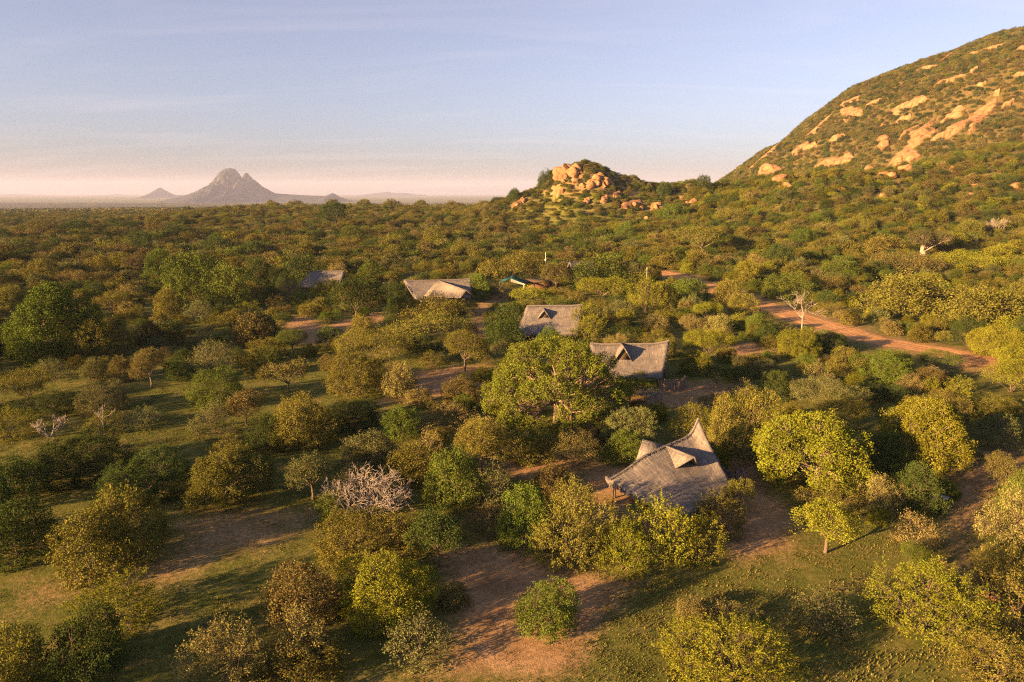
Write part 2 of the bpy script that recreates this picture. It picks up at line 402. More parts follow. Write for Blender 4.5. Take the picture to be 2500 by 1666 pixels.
CLIFF = [(30.61, 444.66, 3.86), (28.29, 442.09, 2.19), (34.22, 441.79, 3.28), (34.16, 455.68, 2.26), (37.06, 436.16, 3.24), (39.99, 439.23, 2.61), (31.66, 435.77, 2.38), (36.52, 443.44, 2.19), (37.91, 433.14, 1.93), (29.28, 445.04, 1.99), (41.33, 435.72, 1.83), (51.07, 426.03, 2.33), (55.04, 432.69, 2.47), (57.16, 427.94, 2.34), (48.14, 423.07, 1.89), (59.63, 426.19, 1.8)]
FRONT_RIDGE = [(8.59, 55.66, 2.4), (10.37, 56.83, 3.01), (11.91, 57.85, 3.72), (14.13, 59.31, 4.1), (15.69, 60.33, 4.27), (16.96, 61.17, 4.53), (17.66, 61.62, 6.0)]
SKYLINE_0 = [(-3678, -50), (-3565, -25), (-3429, 14), (-3291, 78), (-3195, 126), (-3158, 189), (-3110, 240), (-3064, 266), (-3002, 278), (-2951, 262), (-2911, 215), (-2891, 143), (-2869, 198), (-2849, 223), (-2831, 228), (-2811, 211), (-2792, 172), (-2776, 151), (-2677, 83), (-2542, 10), (-2419, 1), (-2200, -12), (-2016, -20), (-1962, 1), (-1926, 14), (-1892, -3), (-1849, -29), (-1762, -59), (-1676, -85)]
SKYLINE_1 = [(-6179, -78), (-6005, -39), (-5897, 27), (-5830, 80), (-5788, 99), (-5737, 67), (-5662, 14), (-5545, -26), (-5263, -39), (-5066, -92)]
SKYLINE_2 = [(-4693, -148), (-4092, -109), (-3690, -51), (-3289, -2), (-3038, 27), (-2840, -2), (-2591, -2), (-2194, -51), (-1747, -119), (-1399, -188)]
SKYLINE_3 = [(-18631, -147), (-16160, -60), (-14602, -71), (-13482, -38), (-12374, -82), (-11372, -93), (-10752, -38), (-10369, -93), (-9706, -147)]

# ------------------------------------------------------------------ helpers
def h1(x, y):
    return float(height(x, y))

def mesh_np(name, verts, faces, mat=None, smooth=False):
    """faces: list of (n,k) int arrays"""
    me = bpy.data.meshes.new(name)
    verts = np.asarray(verts, np.float32)
    me.vertices.add(len(verts))
    me.vertices.foreach_set('co', verts.ravel())
    loops = np.concatenate([f.ravel() for f in faces]).astype(np.int32)
    sizes = np.concatenate([np.full(len(f), f.shape[1]) for f in faces]).astype(np.int32)
    starts = np.concatenate([[0], np.cumsum(sizes)[:-1]]).astype(np.int32)
    me.loops.add(len(loops))
    me.loops.foreach_set('vertex_index', loops)
    me.polygons.add(len(sizes))
    me.polygons.foreach_set('loop_start', starts)
    me.polygons.foreach_set('loop_total', sizes)
    if smooth:
        me.polygons.foreach_set('use_smooth', np.ones(len(sizes), bool))
    me.update(calc_edges=True)
    if mat:
        me.materials.append(mat)
    return me

def link(name, me, parent=None, loc=None):
    o = bpy.data.objects.new(name, me)
    COL.objects.link(o)
    if parent:
        o.parent = parent
    if loc is not None:
        o.location = loc
    return o

def empty(name, loc, rz=0.0):
    o = bpy.data.objects.new(name, None)
    o.empty_display_size = 0.2
    o.location = loc
    o.rotation_euler = (0, 0, rz)
    COL.objects.link(o)
    return o

def tag(o, label, cat, group=None):
    o['label'] = label
    o['category'] = cat
    if group:
        o['group'] = group
    return o

def grid_faces(nu, nv, off=0, close_u=False):
    i = np.arange(nu if close_u else nu - 1)[:, None]; j = np.arange(nv - 1)[None, :]
    i2 = (i + 1) % nu
    a = i * nv + j; b = i2 * nv + j; c = i2 * nv + j + 1; d = i * nv + j + 1
    return (np.stack([a, b, c, d], -1).reshape(-1, 4) + off)

def box_np(x0, x1, y0, y1, z0, z1):
    v = np.array([[x0,y0,z0],[x1,y0,z0],[x1,y1,z0],[x0,y1,z0],[x0,y0,z1],[x1,y0,z1],[x1,y1,z1],[x0,y1,z1]], float)
    f = np.array([[0,3,2,1],[4,5,6,7],[0,1,5,4],[1,2,6,5],[2,3,7,6],[3,0,4,7]])
    return v, f

def tubes(segs, k=4):
    """segs (n,8): p0, p1, r0, r1 -> verts, quads"""
    s = np.asarray(segs, float)
    p0, p1, r0, r1 = s[:, :3], s[:, 3:6], s[:, 6], s[:, 7]
    d = p1 - p0
    d /= np.maximum(np.linalg.norm(d, axis=1, keepdims=True), 1e-6)
    ref = np.where(np.abs(d[:, 2:3]) < 0.9, np.array([[0, 0, 1.0]]), np.array([[1.0, 0, 0]]))
    u = np.cross(d, ref); u /= np.linalg.norm(u, axis=1, keepdims=True)
    w = np.cross(d, u)
    a = np.arange(k) * 2 * np.pi / k
    ring = u[:, None, :] * np.cos(a)[None, :, None] + w[:, None, :] * np.sin(a)[None, :, None]
    v = np.stack([p0[:, None] + ring * r0[:, None, None], p1[:, None] + ring * r1[:, None, None]], 1)   # n,2,k,3
    n = len(s)
    base = (np.arange(n) * 2 * k)[:, None]
    i = np.arange(k)[None, :]; j = (i + 1) % k
    f = np.stack([base + i, base + j, base + k + j, base + k + i], -1).reshape(-1, 4)
    return v.reshape(-1, 3), f

def in_poly(px, py, poly):
    p = np.asarray(poly, float); inside = np.zeros(np.shape(px), bool)
    x0, y0 = p[:, 0], p[:, 1]; x1, y1 = np.roll(x0, -1), np.roll(y0, -1)
    for a, b, c, d in zip(x0, y0, x1, y1):
        cr = ((b > py) != (d > py)) & (px < (c - a) * (py - b) / ((d - b) + 1e-12) + a)
        inside ^= cr
    return inside

def poly_dist(px, py, poly):
    """signed distance, positive inside"""
    p = np.asarray(poly, float); best = np.full(np.shape(px), 1e9)
    for a, b in zip(p, np.roll(p, -1, 0)):
        ab = b - a
        t = np.clip(((px - a[0]) * ab[0] + (py - a[1]) * ab[1]) / (ab @ ab + 1e-9), 0, 1)
        best = np.minimum(best, np.hypot(px - a[0] - t * ab[0], py - a[1] - t * ab[1]))
    return np.where(in_poly(px, py, poly), best, -best)

def line_dist(px, py, pts):
    p = np.asarray(pts, float); best = np.full(np.shape(px), 1e9)
    for a, b in zip(p[:-1], p[1:]):
        ab = b - a
        t = np.clip(((px - a[0]) * ab[0] + (py - a[1]) * ab[1]) / (ab @ ab + 1e-9), 0, 1)
        best = np.minimum(best, np.hypot(px - a[0] - t * ab[0], py - a[1] - t * ab[1]))
    return best

def to_px(x, y, z):
    """where a world point stands in the photograph (2500 x 1666); used for wording labels only"""
    p = math.radians(PITCH); f = 1667.0
    dep = y * math.cos(p) - (z - CAM_Z) * math.sin(p)
    up = y * math.sin(p) + (z - CAM_Z) * math.cos(p)
    return 1250 + f * x / dep, 833 - f * up / dep, dep

# ------------------------------------------------------------------ materials
def new_mat(name):
    m = bpy.data.materials.new(name)
    m.use_nodes = True
    nt = m.node_tree
    return m, nt.nodes, nt.links, nt.nodes['Principled BSDF']

def noise_node(n, scale, detail=5, rough=0.6, vec=None, links=None, dist=0.0):
    t = n.new('ShaderNodeTexNoise')
    t.inputs['Scale'].default_value = scale
    t.inputs['Detail'].default_value = detail
    t.inputs['Roughness'].default_value = rough
    t.inputs['Distortion'].default_value = dist
    if vec is not None:
        links.new(vec, t.inputs['Vector'])
    return t

def ramp(n, l, src, stops):
    r = n.new('ShaderNodeValToRGB')
    els = r.color_ramp.elements
    while len(els) < len(stops):
        els.new(0.5)
    for e, (p, c) in zip(els, stops):
        e.position = p
        e.color = (c[0], c[1], c[2], 1) if not isinstance(c, float) else (c, c, c, 1)
    l.new(src, r.inputs['Fac'])
    return r

def mixrgb(n, l, fac, a, b, mode='MIX'):
    m = n.new('ShaderNodeMix'); m.data_type = 'RGBA'; m.blend_type = mode
    for sock, v in (('Factor', fac), ('A', a), ('B', b)):
        if isinstance(v, (int, float)):
            m.inputs[sock].default_value = v
        elif isinstance(v, tuple):
            m.inputs[sock].default_value = (v[0], v[1], v[2], 1)
        else:
            l.new(v, m.inputs[sock])
    return m.outputs['Result']

def bump(n, l, src, strength, dist, p):
    b = n.new('ShaderNodeBump')
    b.inputs['Strength'].default_value = strength
    b.inputs['Distance'].default_value = dist
    l.new(src, b.inputs['Height'])
    l.new(b.outputs['Normal'], p.inputs['Normal'])

def foliage_material(name, instanced):
    m, n, l, p = new_mat(name)
    n.remove(p)
    if instanced:
        a = n.new('ShaderNodeAttribute'); a.attribute_type = 'INSTANCER'; a.attribute_name = 'tint'
        col = a.outputs['Color']
    else:
        oi = n.new('ShaderNodeObjectInfo')
        col = oi.outputs['Color']
    geo = n.new('ShaderNodeNewGeometry')
    hsv = n.new('ShaderNodeHueSaturation')
    mr = n.new('ShaderNodeMapRange'); mr.inputs['To Min'].default_value = 0.68; mr.inputs['To Max'].default_value = 1.34
    mh = n.new('ShaderNodeMapRange'); mh.inputs['To Min'].default_value = 0.475; mh.inputs['To Max'].default_value = 0.52
    l.new(geo.outputs['Random Per Island'], mr.inputs['Value'])
    l.new(geo.outputs['Random Per Island'], mh.inputs['Value'])
    tcn = n.new('ShaderNodeTexCoord')
    nz2 = noise_node(n, 0.55, 3, 0.6, tcn.outputs['Object'], l)
    mv = n.new('ShaderNodeMapRange'); mv.inputs['From Min'].default_value = 0.3; mv.inputs['From Max'].default_value = 0.7
    mv.inputs['To Min'].default_value = 0.72; mv.inputs['To Max'].default_value = 1.28
    l.new(nz2.outputs['Fac'], mv.inputs['Value'])
    mul = n.new('ShaderNodeMath'); mul.operation = 'MULTIPLY'
    l.new(mr.outputs['Result'], mul.inputs[0]); l.new(mv.outputs['Result'], mul.inputs[1])
    l.new(mul.outputs[0], hsv.inputs['Value']); l.new(mh.outputs['Result'], hsv.inputs['Hue'])
    l.new(col, hsv.inputs['Color'])
    d = n.new('ShaderNodeBsdfDiffuse'); t = n.new('ShaderNodeBsdfTranslucent'); mxs = n.new('ShaderNodeMixShader')
    mxs.inputs['Fac'].default_value = 0.13
    l.new(hsv.outputs['Color'], d.inputs['Color'])
    tcol = mixrgb(n, l, 1.0, hsv.outputs['Color'], (1.25, 1.15, 0.6), 'MULTIPLY')
    l.new(tcol, t.inputs['Color'])
    l.new(d.outputs[0], mxs.inputs[1]); l.new(t.outputs[0], mxs.inputs[2])
    out = n['Material Output']
    l.new(mxs.outputs[0], out.inputs['Surface'])
    return m

def simple_mat(name, ca, cb, scale=3.0, rough=0.85, bump_s=0.0, vec='Object', stretch=None):
    m, n, l, p = new_mat(name)
    tcn = n.new('ShaderNodeTexCoord')
    v = tcn.outputs[vec]
    if stretch:
        mpn = n.new('ShaderNodeMapping'); mpn.inputs['Scale'].default_value = stretch
        l.new(v, mpn.inputs['Vector']); v = mpn.outputs[0]
    t = noise_node(n, scale, 6, 0.65, v, l)
    r = ramp(n, l, t.outputs['Fac'], [(0.3, ca), (0.7, cb)])
    l.new(r.outputs['Color'], p.inputs['Base Color'])
    p.inputs['Roughness'].default_value = rough
    p.inputs['Specular IOR Level'].default_value = 0.2
    if bump_s:
        bump(n, l, t.outputs['Fac'], bump_s, 0.1, p)
    return m

M_LEAF = foliage_material('foliage', False)
M_SCRUB = foliage_material('scrub_foliage', True)
M_BARK = simple_mat('bark', (0.07, 0.052, 0.036), (0.15, 0.115, 0.08), 6, 0.9, 0.4)
M_PALE = simple_mat('pale_bark', (0.20, 0.145, 0.10), (0.38, 0.30, 0.22), 5, 0.85, 0.3)
M_GIANT = simple_mat('giant_bark', (0.11, 0.08, 0.055), (0.24, 0.18, 0.125), 3, 0.9, 0.5)
M_DEAD = simple_mat('dead_wood', (0.19, 0.162, 0.135), (0.34, 0.292, 0.25), 5, 0.85, 0.2)
M_CANVAS = simple_mat('tent_canvas', (0.16, 0.15, 0.11), (0.21, 0.19, 0.14), 2, 0.8, 0.1)
M_DARKWOOD = simple_mat('dark_timber', (0.05, 0.035, 0.025), (0.10, 0.07, 0.05), 8, 0.8, 0.2)
M_MAT = simple_mat('green_mat', (0.045, 0.065, 0.045), (0.07, 0.09, 0.06), 3, 0.9)
M_SCREED = simple_mat('earth_floor', (0.17, 0.11, 0.07), (0.23, 0.15, 0.10), 1.2, 0.95, 0.1)
M_GREENROOF = simple_mat('green_sheet_metal', (0.018, 0.075, 0.072), (0.03, 0.11, 0.10), 1.5, 0.45)
M_BROWNWALL = simple_mat('brown_wall', (0.10, 0.05, 0.03), (0.17, 0.085, 0.05), 2, 0.9, 0.1)
M_WHITE = simple_mat('white_paint', (0.62, 0.60, 0.56), (0.75, 0.73, 0.70), 3, 0.6)
M_REED = simple_mat('weathered_reed', (0.15, 0.105, 0.075), (0.27, 0.20, 0.15), 4, 0.9, 0.2)
M_GREY = simple_mat('grey_stone', (0.16, 0.17, 0.18), (0.26, 0.26, 0.27), 4, 0.85, 0.3)

def thatch_mat():
    m, n, l, p = new_mat('grey_thatch')
    tcn = n.new('ShaderNodeTexCoord')
    mpn = n.new('ShaderNodeMapping'); mpn.inputs['Scale'].default_value = (9.0, 0.5, 1.0)   # u along the ridge, v down the slope
    l.new(tcn.outputs['UV'], mpn.inputs['Vector'])
    fine = noise_node(n, 1.6, 6, 0.75, mpn.outputs[0], l)
    mp2 = n.new('ShaderNodeMapping'); mp2.inputs['Scale'].default_value = (0.35, 3.2, 1.0)
    l.new(tcn.outputs['UV'], mp2.inputs['Vector'])
    course = noise_node(n, 1.5, 4, 0.6, mp2.outputs[0], l, 0.4)
    blot = noise_node(n, 0.5, 4, 0.6, tcn.outputs['UV'], l)
    c1 = ramp(n, l, fine.outputs['Fac'], [(0.32, (0.055, 0.051, 0.048)), (0.5, (0.170, 0.157, 0.146)), (0.70, (0.35, 0.322, 0.298))])
    c2 = ramp(n, l, blot.outputs['Fac'], [(0.3, (0.72, 0.73, 0.76)), (0.7, (1.12, 1.06, 1.0))])
    c3 = ramp(n, l, course.outputs['Fac'], [(0.35, (0.78, 0.78, 0.78)), (0.6, (1.08, 1.08, 1.08))])
    col = mixrgb(n, l, 1.0, c1.outputs['Color'], c2.outputs['Color'], 'MULTIPLY')
    col = mixrgb(n, l, 1.0, col, c3.outputs['Color'], 'MULTIPLY')
    l.new(col, p.inputs['Base Color'])
    p.inputs['Roughness'].default_value = 0.95
    p.inputs['Specular IOR Level'].default_value = 0.1
    add = n.new('ShaderNodeMath'); add.operation = 'ADD'
    l.new(fine.outputs['Fac'], add.inputs[0]); l.new(course.outputs['Fac'], add.inputs[1])
    bump(n, l, add.outputs[0], 0.8, 0.12, p)
    return m
M_THATCH = thatch_mat()

def rock_mat():
    m, n, l, p = new_mat('warm_granite')
    tcn = n.new('ShaderNodeTexCoord')
    geo = n.new('ShaderNodeNewGeometry')
    t = noise_node(n, 0.35, 8, 0.65, geo.outputs['Position'], l, 0.3)
    t2 = noise_node(n, 1.7, 8, 0.7, geo.outputs['Position'], l)
    mpn = n.new('ShaderNodeMapping'); mpn.inputs['Scale'].default_value = (0.5, 0.5, 0.06)
    l.new(geo.outputs['Position'], mpn.inputs['Vector'])
    st = noise_node(n, 0.6, 6, 0.6, mpn.outputs[0], l)
    c = ramp(n, l, t.outputs['Fac'], [(0.28, (0.16, 0.082, 0.040)), (0.5, (0.29, 0.160, 0.074)), (0.75, (0.37, 0.225, 0.115))])
    c2 = ramp(n, l, st.outputs['Fac'], [(0.36, (0.50, 0.47, 0.45)), (0.52, (1.0, 1.0, 1.0))])
    c3 = ramp(n, l, t2.outputs['Fac'], [(0.3, (0.75, 0.75, 0.75)), (0.65, (1.1, 1.1, 1.1))])
    col = mixrgb(n, l, 1.0, c.outputs['Color'], c2.outputs['Color'], 'MULTIPLY')
    col = mixrgb(n, l, 1.0, col, c3.outputs['Color'], 'MULTIPLY')
    l.new(col, p.inputs['Base Color'])
    p.inputs['Roughness'].default_value = 0.9
    p.inputs['Specular IOR Level'].default_value = 0.15
    add = n.new('ShaderNodeMath'); add.operation = 'ADD'
    l.new(t.outputs['Fac'], add.inputs[0]); l.new(t2.outputs['Fac'], add.inputs[1])
    bump(n, l, add.outputs[0], 0.7, 0.8, p)
    return m
M_ROCK = rock_mat()

def ground_mat():
    m, n, l, p = new_mat('savanna_ground')
    geo = n.new('ShaderNodeNewGeometry')
    pos = geo.outputs['Position']
    at = n.new('ShaderNodeAttribute'); at.attribute_name = 'bare'
    big = noise_node(n, 0.07, 5, 0.6, pos, l, 0.4)
    mid = noise_node(n, 0.45, 6, 0.65, pos, l, 0.3)
    fin = noise_node(n, 2.6, 8, 0.75, pos, l)
    peb = noise_node(n, 9.0, 4, 0.7, pos, l)
    soil = ramp(n, l, mid.outputs['Fac'], [(0.28, (0.195, 0.120, 0.062)), (0.5, (0.285, 0.185, 0.10)), (0.75, (0.38, 0.26, 0.150))])
    grass = ramp(n, l, mid.outputs['Fac'], [(0.28, (0.062, 0.084, 0.016)), (0.5, (0.105, 0.116, 0.028)), (0.72, (0.175, 0.150, 0.054))])
    dry = ramp(n, l, fin.outputs['Fac'], [(0.3, (0.6, 0.6, 0.6)), (0.7, (1.35, 1.3, 1.2))])
    # how bare: painted clearing + patchy noise
    s1 = n.new('ShaderNodeMath'); s1.operation = 'MULTIPLY_ADD'; s1.inputs[1].default_value = 1.1; s1.inputs[2].default_value = -0.30
    l.new(big.outputs['Fac'], s1.inputs[0])
    s2 = n.new('ShaderNodeMath'); s2.operation = 'ADD'
    l.new(s1.outputs[0], s2.inputs[0]); l.new(at.outputs['Fac'], s2.inputs[1])
    s3 = n.new('ShaderNodeMath'); s3.operation = 'MULTIPLY_ADD'; s3.inputs[1].default_value = 1.3; s3.inputs[2].default_value = -0.72
    l.new(fin.outputs['Fac'], s3.inputs[0])
    s4 = n.new('ShaderNodeMath'); s4.operation = 'ADD'
    l.new(s2.outputs[0], s4.inputs[0]); l.new(s3.outputs[0], s4.inputs[1])
    fac = n.new('ShaderNodeMapRange'); fac.inputs['From Min'].default_value = 0.25; fac.inputs['From Max'].default_value = 0.75
    l.new(s4.outputs[0], fac.inputs['Value'])
    col = mixrgb(n, l, fac.outputs['Result'], grass.outputs['Color'], soil.outputs['Color'])
    ug = n.new('ShaderNodeAttribute'); ug.attribute_name = 'undergrowth'
    ugm = n.new('ShaderNodeMath'); ugm.operation = 'MULTIPLY'; ugm.inputs[1].default_value = 0.8
    l.new(ug.outputs['Fac'], ugm.inputs[0])
    brush = ramp(n, l, mid.outputs['Fac'], [(0.3, (0.055, 0.045, 0.020)), (0.7, (0.120, 0.085, 0.040))])
    col = mixrgb(n, l, ugm.outputs[0], col, brush.outputs['Color'])
    col = mixrgb(n, l, 1.0, col, dry.outputs['Color'], 'MULTIPLY')
    l.new(col, p.inputs['Base Color'])
    p.inputs['Roughness'].default_value = 1.0
    p.inputs['Specular IOR Level'].default_value = 0.05
    add = n.new('ShaderNodeMath'); add.operation = 'ADD'
    l.new(fin.outputs['Fac'], add.inputs[0]); l.new(peb.outputs['Fac'], add.inputs[1])
    bump(n, l, add.outputs[0], 0.55, 0.25, p)
    return m
M_GROUND = ground_mat()

def road_mat():
    m, n, l, p = new_mat('red_dirt_road')
    geo = n.new('ShaderNodeNewGeometry')
    tcn = n.new('ShaderNodeTexCoord')
    t = noise_node(n, 0.5, 7, 0.65, geo.outputs['Position'], l, 0.3)
    mpn = n.new('ShaderNodeMapping'); mpn.inputs['Scale'].default_value = (0.06, 2.4, 1.0)
    l.new(tcn.outputs['UV'], mpn.inputs['Vector'])
    ruts = noise_node(n, 1.0, 4, 0.6, mpn.outputs[0], l)
    c = ramp(n, l, t.outputs['Fac'], [(0.3, (0.34, 0.18, 0.078)), (0.7, (0.50, 0.30, 0.14))])
    c2 = ramp(n, l, ruts.outputs['Fac'], [(0.35, (0.72, 0.70, 0.68)), (0.6, (1.08, 1.08, 1.08))])
    l.new(mixrgb(n, l, 1.0, c.outputs['Color'], c2.outputs['Color'], 'MULTIPLY'), p.inputs['Base Color'])
    p.inputs['Roughness'].default_value = 1.0
    p.inputs['Specular IOR Level'].default_value = 0.05
    add = n.new('ShaderNodeMath'); add.operation = 'ADD'
    l.new(t.outputs['Fac'], add.inputs[0]); l.new(ruts.outputs['Fac'], add.inputs[1])
    bump(n, l, add.outputs[0], 0.6, 0.3, p)
    return m
M_ROAD = road_mat()

def mountain_mat():
    m, n, l, p = new_mat('far_mountain')
    geo = n.new('ShaderNodeNewGeometry')
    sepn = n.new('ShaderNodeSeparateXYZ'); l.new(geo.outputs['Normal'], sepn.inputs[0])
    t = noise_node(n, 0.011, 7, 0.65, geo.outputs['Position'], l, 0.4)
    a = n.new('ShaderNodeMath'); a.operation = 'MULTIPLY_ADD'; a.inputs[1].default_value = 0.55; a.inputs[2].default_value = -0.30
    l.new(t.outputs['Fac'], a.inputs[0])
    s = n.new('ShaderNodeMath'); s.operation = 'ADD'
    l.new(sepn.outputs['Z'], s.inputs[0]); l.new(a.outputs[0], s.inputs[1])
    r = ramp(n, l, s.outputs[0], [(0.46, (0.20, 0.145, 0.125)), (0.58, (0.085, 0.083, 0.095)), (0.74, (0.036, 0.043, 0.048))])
    l.new(r.outputs['Color'], p.inputs['Base Color'])
    p.inputs['Roughness'].default_value = 1.0
    p.inputs['Specular IOR Level'].default_value = 0.0
    return m
M_MOUNT = mountain_mat()

# ------------------------------------------------------------------ ground sheet
def axis(lo, hi, step, g1, mid, g2):
    def side(end):
        out, x = [], 0.0
        while x < end:
            x += step + (g1 * x if x < mid else g1 * mid + g2 * (x - mid))
            out.append(min(x, end))
        return np.array(out)
    return np.concatenate([-side(-lo)[::-1], [0.0], side(hi)])
gx = axis(-24000, 24000, 1.3, 0.012, 700, 0.06)
gy = axis(-400, 24000, 1.3, 0.010, 1050, 0.05)
GX, GY = np.meshgrid(gx, gy, indexing='ij')
GZ = height(GX, GY)
ground_me = mesh_np('ground', np.stack([GX, GY, GZ], -1).reshape(-1, 3), [grid_faces(len(gx), len(gy))], M_GROUND, True)
bare = np.full(GX.shape, 0.0)
near = (np.abs(GX) < 220) & (GY > -80) & (GY < 320)
nx, ny = GX[near], GY[near]
b = np.zeros(nx.shape)
for ip, poly in enumerate(BARE):
    b = np.maximum(b, (0.30 if ip == 0 else 0.62) * sm(-1.8, 2.2, poly_dist(nx, ny, poly) ))
b = np.maximum(b, 0.45 * (1 - sm(4.0, 9.0, line_dist(nx, ny, ROAD))))
for poly in OPEN:
    b = b - 0.16 * sm(-1.0, 3.0, poly_dist(nx, ny, poly))
bare[near] = b
bare = np.where((GZ > 16) & (GY > 200), 0.10, bare)
bare = np.where((GZ > 26) & (GX < 95) & (GY > 380) & (GY < 520), 0.38, bare)
at = ground_me.attributes.new('bare', 'FLOAT', 'POINT')
at.data.foreach_set('value', bare.astype(np.float32).ravel())
hillness = (sm(14, 40, GZ) * sm(180, 320, GY) * (1 - ((GX < 95) & (GY < 540)))).astype(np.float32)
at2 = ground_me.attributes.new('undergrowth', 'FLOAT', 'POINT')
at2.data.foreach_set('value', hillness.ravel())
ground = link('ground', ground_me)
ground['kind'] = 'structure'
ground['label'] = 'red earth and patchy grass of the savanna and its hills'

# ------------------------------------------------------------------ dirt road
def smooth_line(pts, n=120):
    p = np.asarray(pts, float)
    t = np.concatenate([[0], np.cumsum(np.hypot(*np.diff(p, axis=0).T))])
    s = np.linspace(0, t[-1], n)
    x = np.interp(s, t, p[:, 0]); y = np.interp(s, t, p[:, 1])
    for _ in range(12):
        x[1:-1] = 0.25 * x[:-2] + 0.5 * x[1:-1] + 0.25 * x[2:]
        y[1:-1] = 0.25 * y[:-2] + 0.5 * y[1:-1] + 0.25 * y[2:]
    return np.stack([x, y], 1), s
rl, rs_ = smooth_line(ROAD, 170)
rt = np.gradient(rl, axis=0); rt /= np.linalg.norm(rt, axis=1, keepdims=True)
rn = np.stack([-rt[:, 1], rt[:, 0]], 1)
rng = np.random.default_rng(5)
K = 9
rv, ruv = [], []
for i in range(len(rl)):
    wl_ = 3.8 + 0.5 * math.sin(i * 0.31) + 0.35 * math.sin(i * 1.13 + 1) + rng.normal(0, 0.16)
    wr_ = 3.8 + 0.5 * math.sin(i * 0.27 + 2) + 0.35 * math.sin(i * 0.97) + rng.normal(0, 0.16)
    for k in range(K):
        t = k / (K - 1)
        off = -wl_ + (wl_ + wr_) * t
        q = rl[i] + rn[i] * off
        # shallow wheel ruts and a soft berm
        z = h1(q[0], q[1]) + 0.08 - 0.09 * math.exp(-((abs(off) - 1.0) / 0.45) ** 2) + (-0.05 if k in (0, K - 1) else 0.0)
        rv.append((q[0], q[1], z)); ruv.append((rs_[i], off))
road_me = mesh_np('dirt_road', rv, [grid_faces(len(rl), K)], M_ROAD, True)
uvl = road_me.uv_layers.new(name='UVMap')
li = np.zeros(len(road_me.loops), np.int32); road_me.loops.foreach_get('vertex_index', li)
uvl.data.foreach_set('uv', np.asarray(ruv, np.float32)[li].ravel())
road = link('dirt_road', road_me)
road['kind'] = 'structure'
road['label'] = 'red dirt road curving through the scrub below the hill'

# ------------------------------------------------------------------ distant mountains
def mountain(name, label, prof, Y, depth, seed, rug=0.10, nx_=170, ny_=60):
    pts = np.array(prof, float)          # x, z of the crest line
    xs = np.linspace(pts[0, 0], pts[-1, 0], nx_)
    zs = np.maximum(np.interp(xs, pts[:, 0], pts[:, 1]) + 84, 0.0)
    zmax = zs.max()
    ys = np.linspace(-depth, depth, ny_)
    X, Yg = np.meshgrid(xs, ys, indexing='ij')
    local = (0.35 + 0.65 * zs / zmax)[:, None] * depth
    fall = np.clip(1 - np.abs(Yg) / local, 0, 1)
    shape = fall ** 1.25 * (0.5 + 0.5 * fall)
    s = zmax * 0.45
    rugg = bumps(X + seed * 131, Yg * 1.4 + seed * 57, s) * 0.6 + bumps(X * 1.3, Yg + seed * 17, s * 0.35) * 0.4 + bumps(X, Yg + seed, s * 0.13) * 0.3 + bumps(X * 1.2 + 50, Yg, s * 0.06) * 0.16
    Z = zs[:, None] * shape * (1 + rug * 2.0 * rugg * (1 - fall ** 3))
    Z = Z - 84 - 3 * (fall <= 0)
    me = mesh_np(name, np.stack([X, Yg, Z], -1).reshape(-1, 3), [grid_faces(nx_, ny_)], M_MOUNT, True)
    o = link(name, me, loc=(0, Y, 0))
    o['kind'] = 'structure'; o['label'] = label
    return o
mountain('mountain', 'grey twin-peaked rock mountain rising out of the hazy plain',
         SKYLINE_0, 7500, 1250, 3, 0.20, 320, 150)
mountain('hill', 'small hazy cone hill left of the twin-peaked mountain',
         SKYLINE_1, 11500, 900, 7, 0.08, 80, 40)
mountain('far_ridge', 'pale blue ridge fading into haze in the middle distance',
         SKYLINE_2, 17000, 1800, 11, 0.08, 80, 30)
mountain('low_ridge', 'faint low ridge along the hazy left horizon',
         SKYLINE_3, 19000, 1500, 13, 0.06, 120, 30)

# ------------------------------------------------------------------ rocks on the hills
slab_root = empty('hillside_rock', (340, 760, h1(340, 760)))
tag(slab_root, 'bare orange granite slabs streaking the big wooded hillside', 'rock')
kop_root = empty('hillock_rock', (45, 440, h1(45, 440)))
tag(kop_root, 'pale orange granite slabs on the small rocky hillock', 'rock')
def slab(spec, seed, root, up):
    x0, y0, x1, y1, w = spec
    r = np.random.default_rng(seed)
    a = np.array([x0, y0]); b_ = np.array([x1, y1]); d = b_ - a; L = np.hypot(*d) + 1e-6
    t = d / L; n_ = np.array([-t[1], t[0]])
    nu, nv = 30, 11
    ph = r.uniform(0, 6, 6)
    verts = np.zeros((nu, nv, 3))
    for i in range(nu):
        s = i / (nu - 1)
        env = max(0.02, (1 - abs(2 * s - 1) ** 2.4))
        wl2 = w * (0.5 * env) * (1 + 0.35 * math.sin(5 * s + ph[0]) + 0.22 * math.sin(13 * s + ph[1]) + r.normal(0, 0.10))
        wr2 = w * (0.5 * env) * (1 + 0.35 * math.sin(4 * s + ph[2]) + 0.22 * math.sin(15 * s + ph[3]) + r.normal(0, 0.10))
        for j in range(nv):
            q = 2 * j / (nv - 1) - 1
            off = q * (wl2 if q < 0 else wr2) * 1.3
            p = a + t * (s * L) + n_ * off
            rise = up * (1 - q * q) ** 0.6 * min(1, env * 1.6) - up * 0.55 * (abs(q) > 0.99) - up * 0.5 * (i in (0, nu - 1))
            verts[i, j] = (p[0], p[1], h1(p[0], p[1]) + rise + up * 0.22 * math.sin(9 * s + 5 * q + ph[4]) * (1 - q * q))
    loc = np.array(root.location)
    me = mesh_np('rock_slab', verts.reshape(-1, 3) - loc, [grid_faces(nu, nv)], M_ROCK, True)
    return link('rock_slab', me, root)
for i, s_ in enumerate(SLABS):
    mxy = ((s_[0] + s_[2]) / 2, (s_[1] + s_[3]) / 2)
    ext = [mxy[k % 2] + (s_[k] - mxy[k % 2]) * 1.2 for k in range(4)]
    slab(tuple(ext) + (s_[4] * 1.7,), 100 + i, slab_root, 3.2)
srng = np.random.default_rng(91)
STREAKS = []
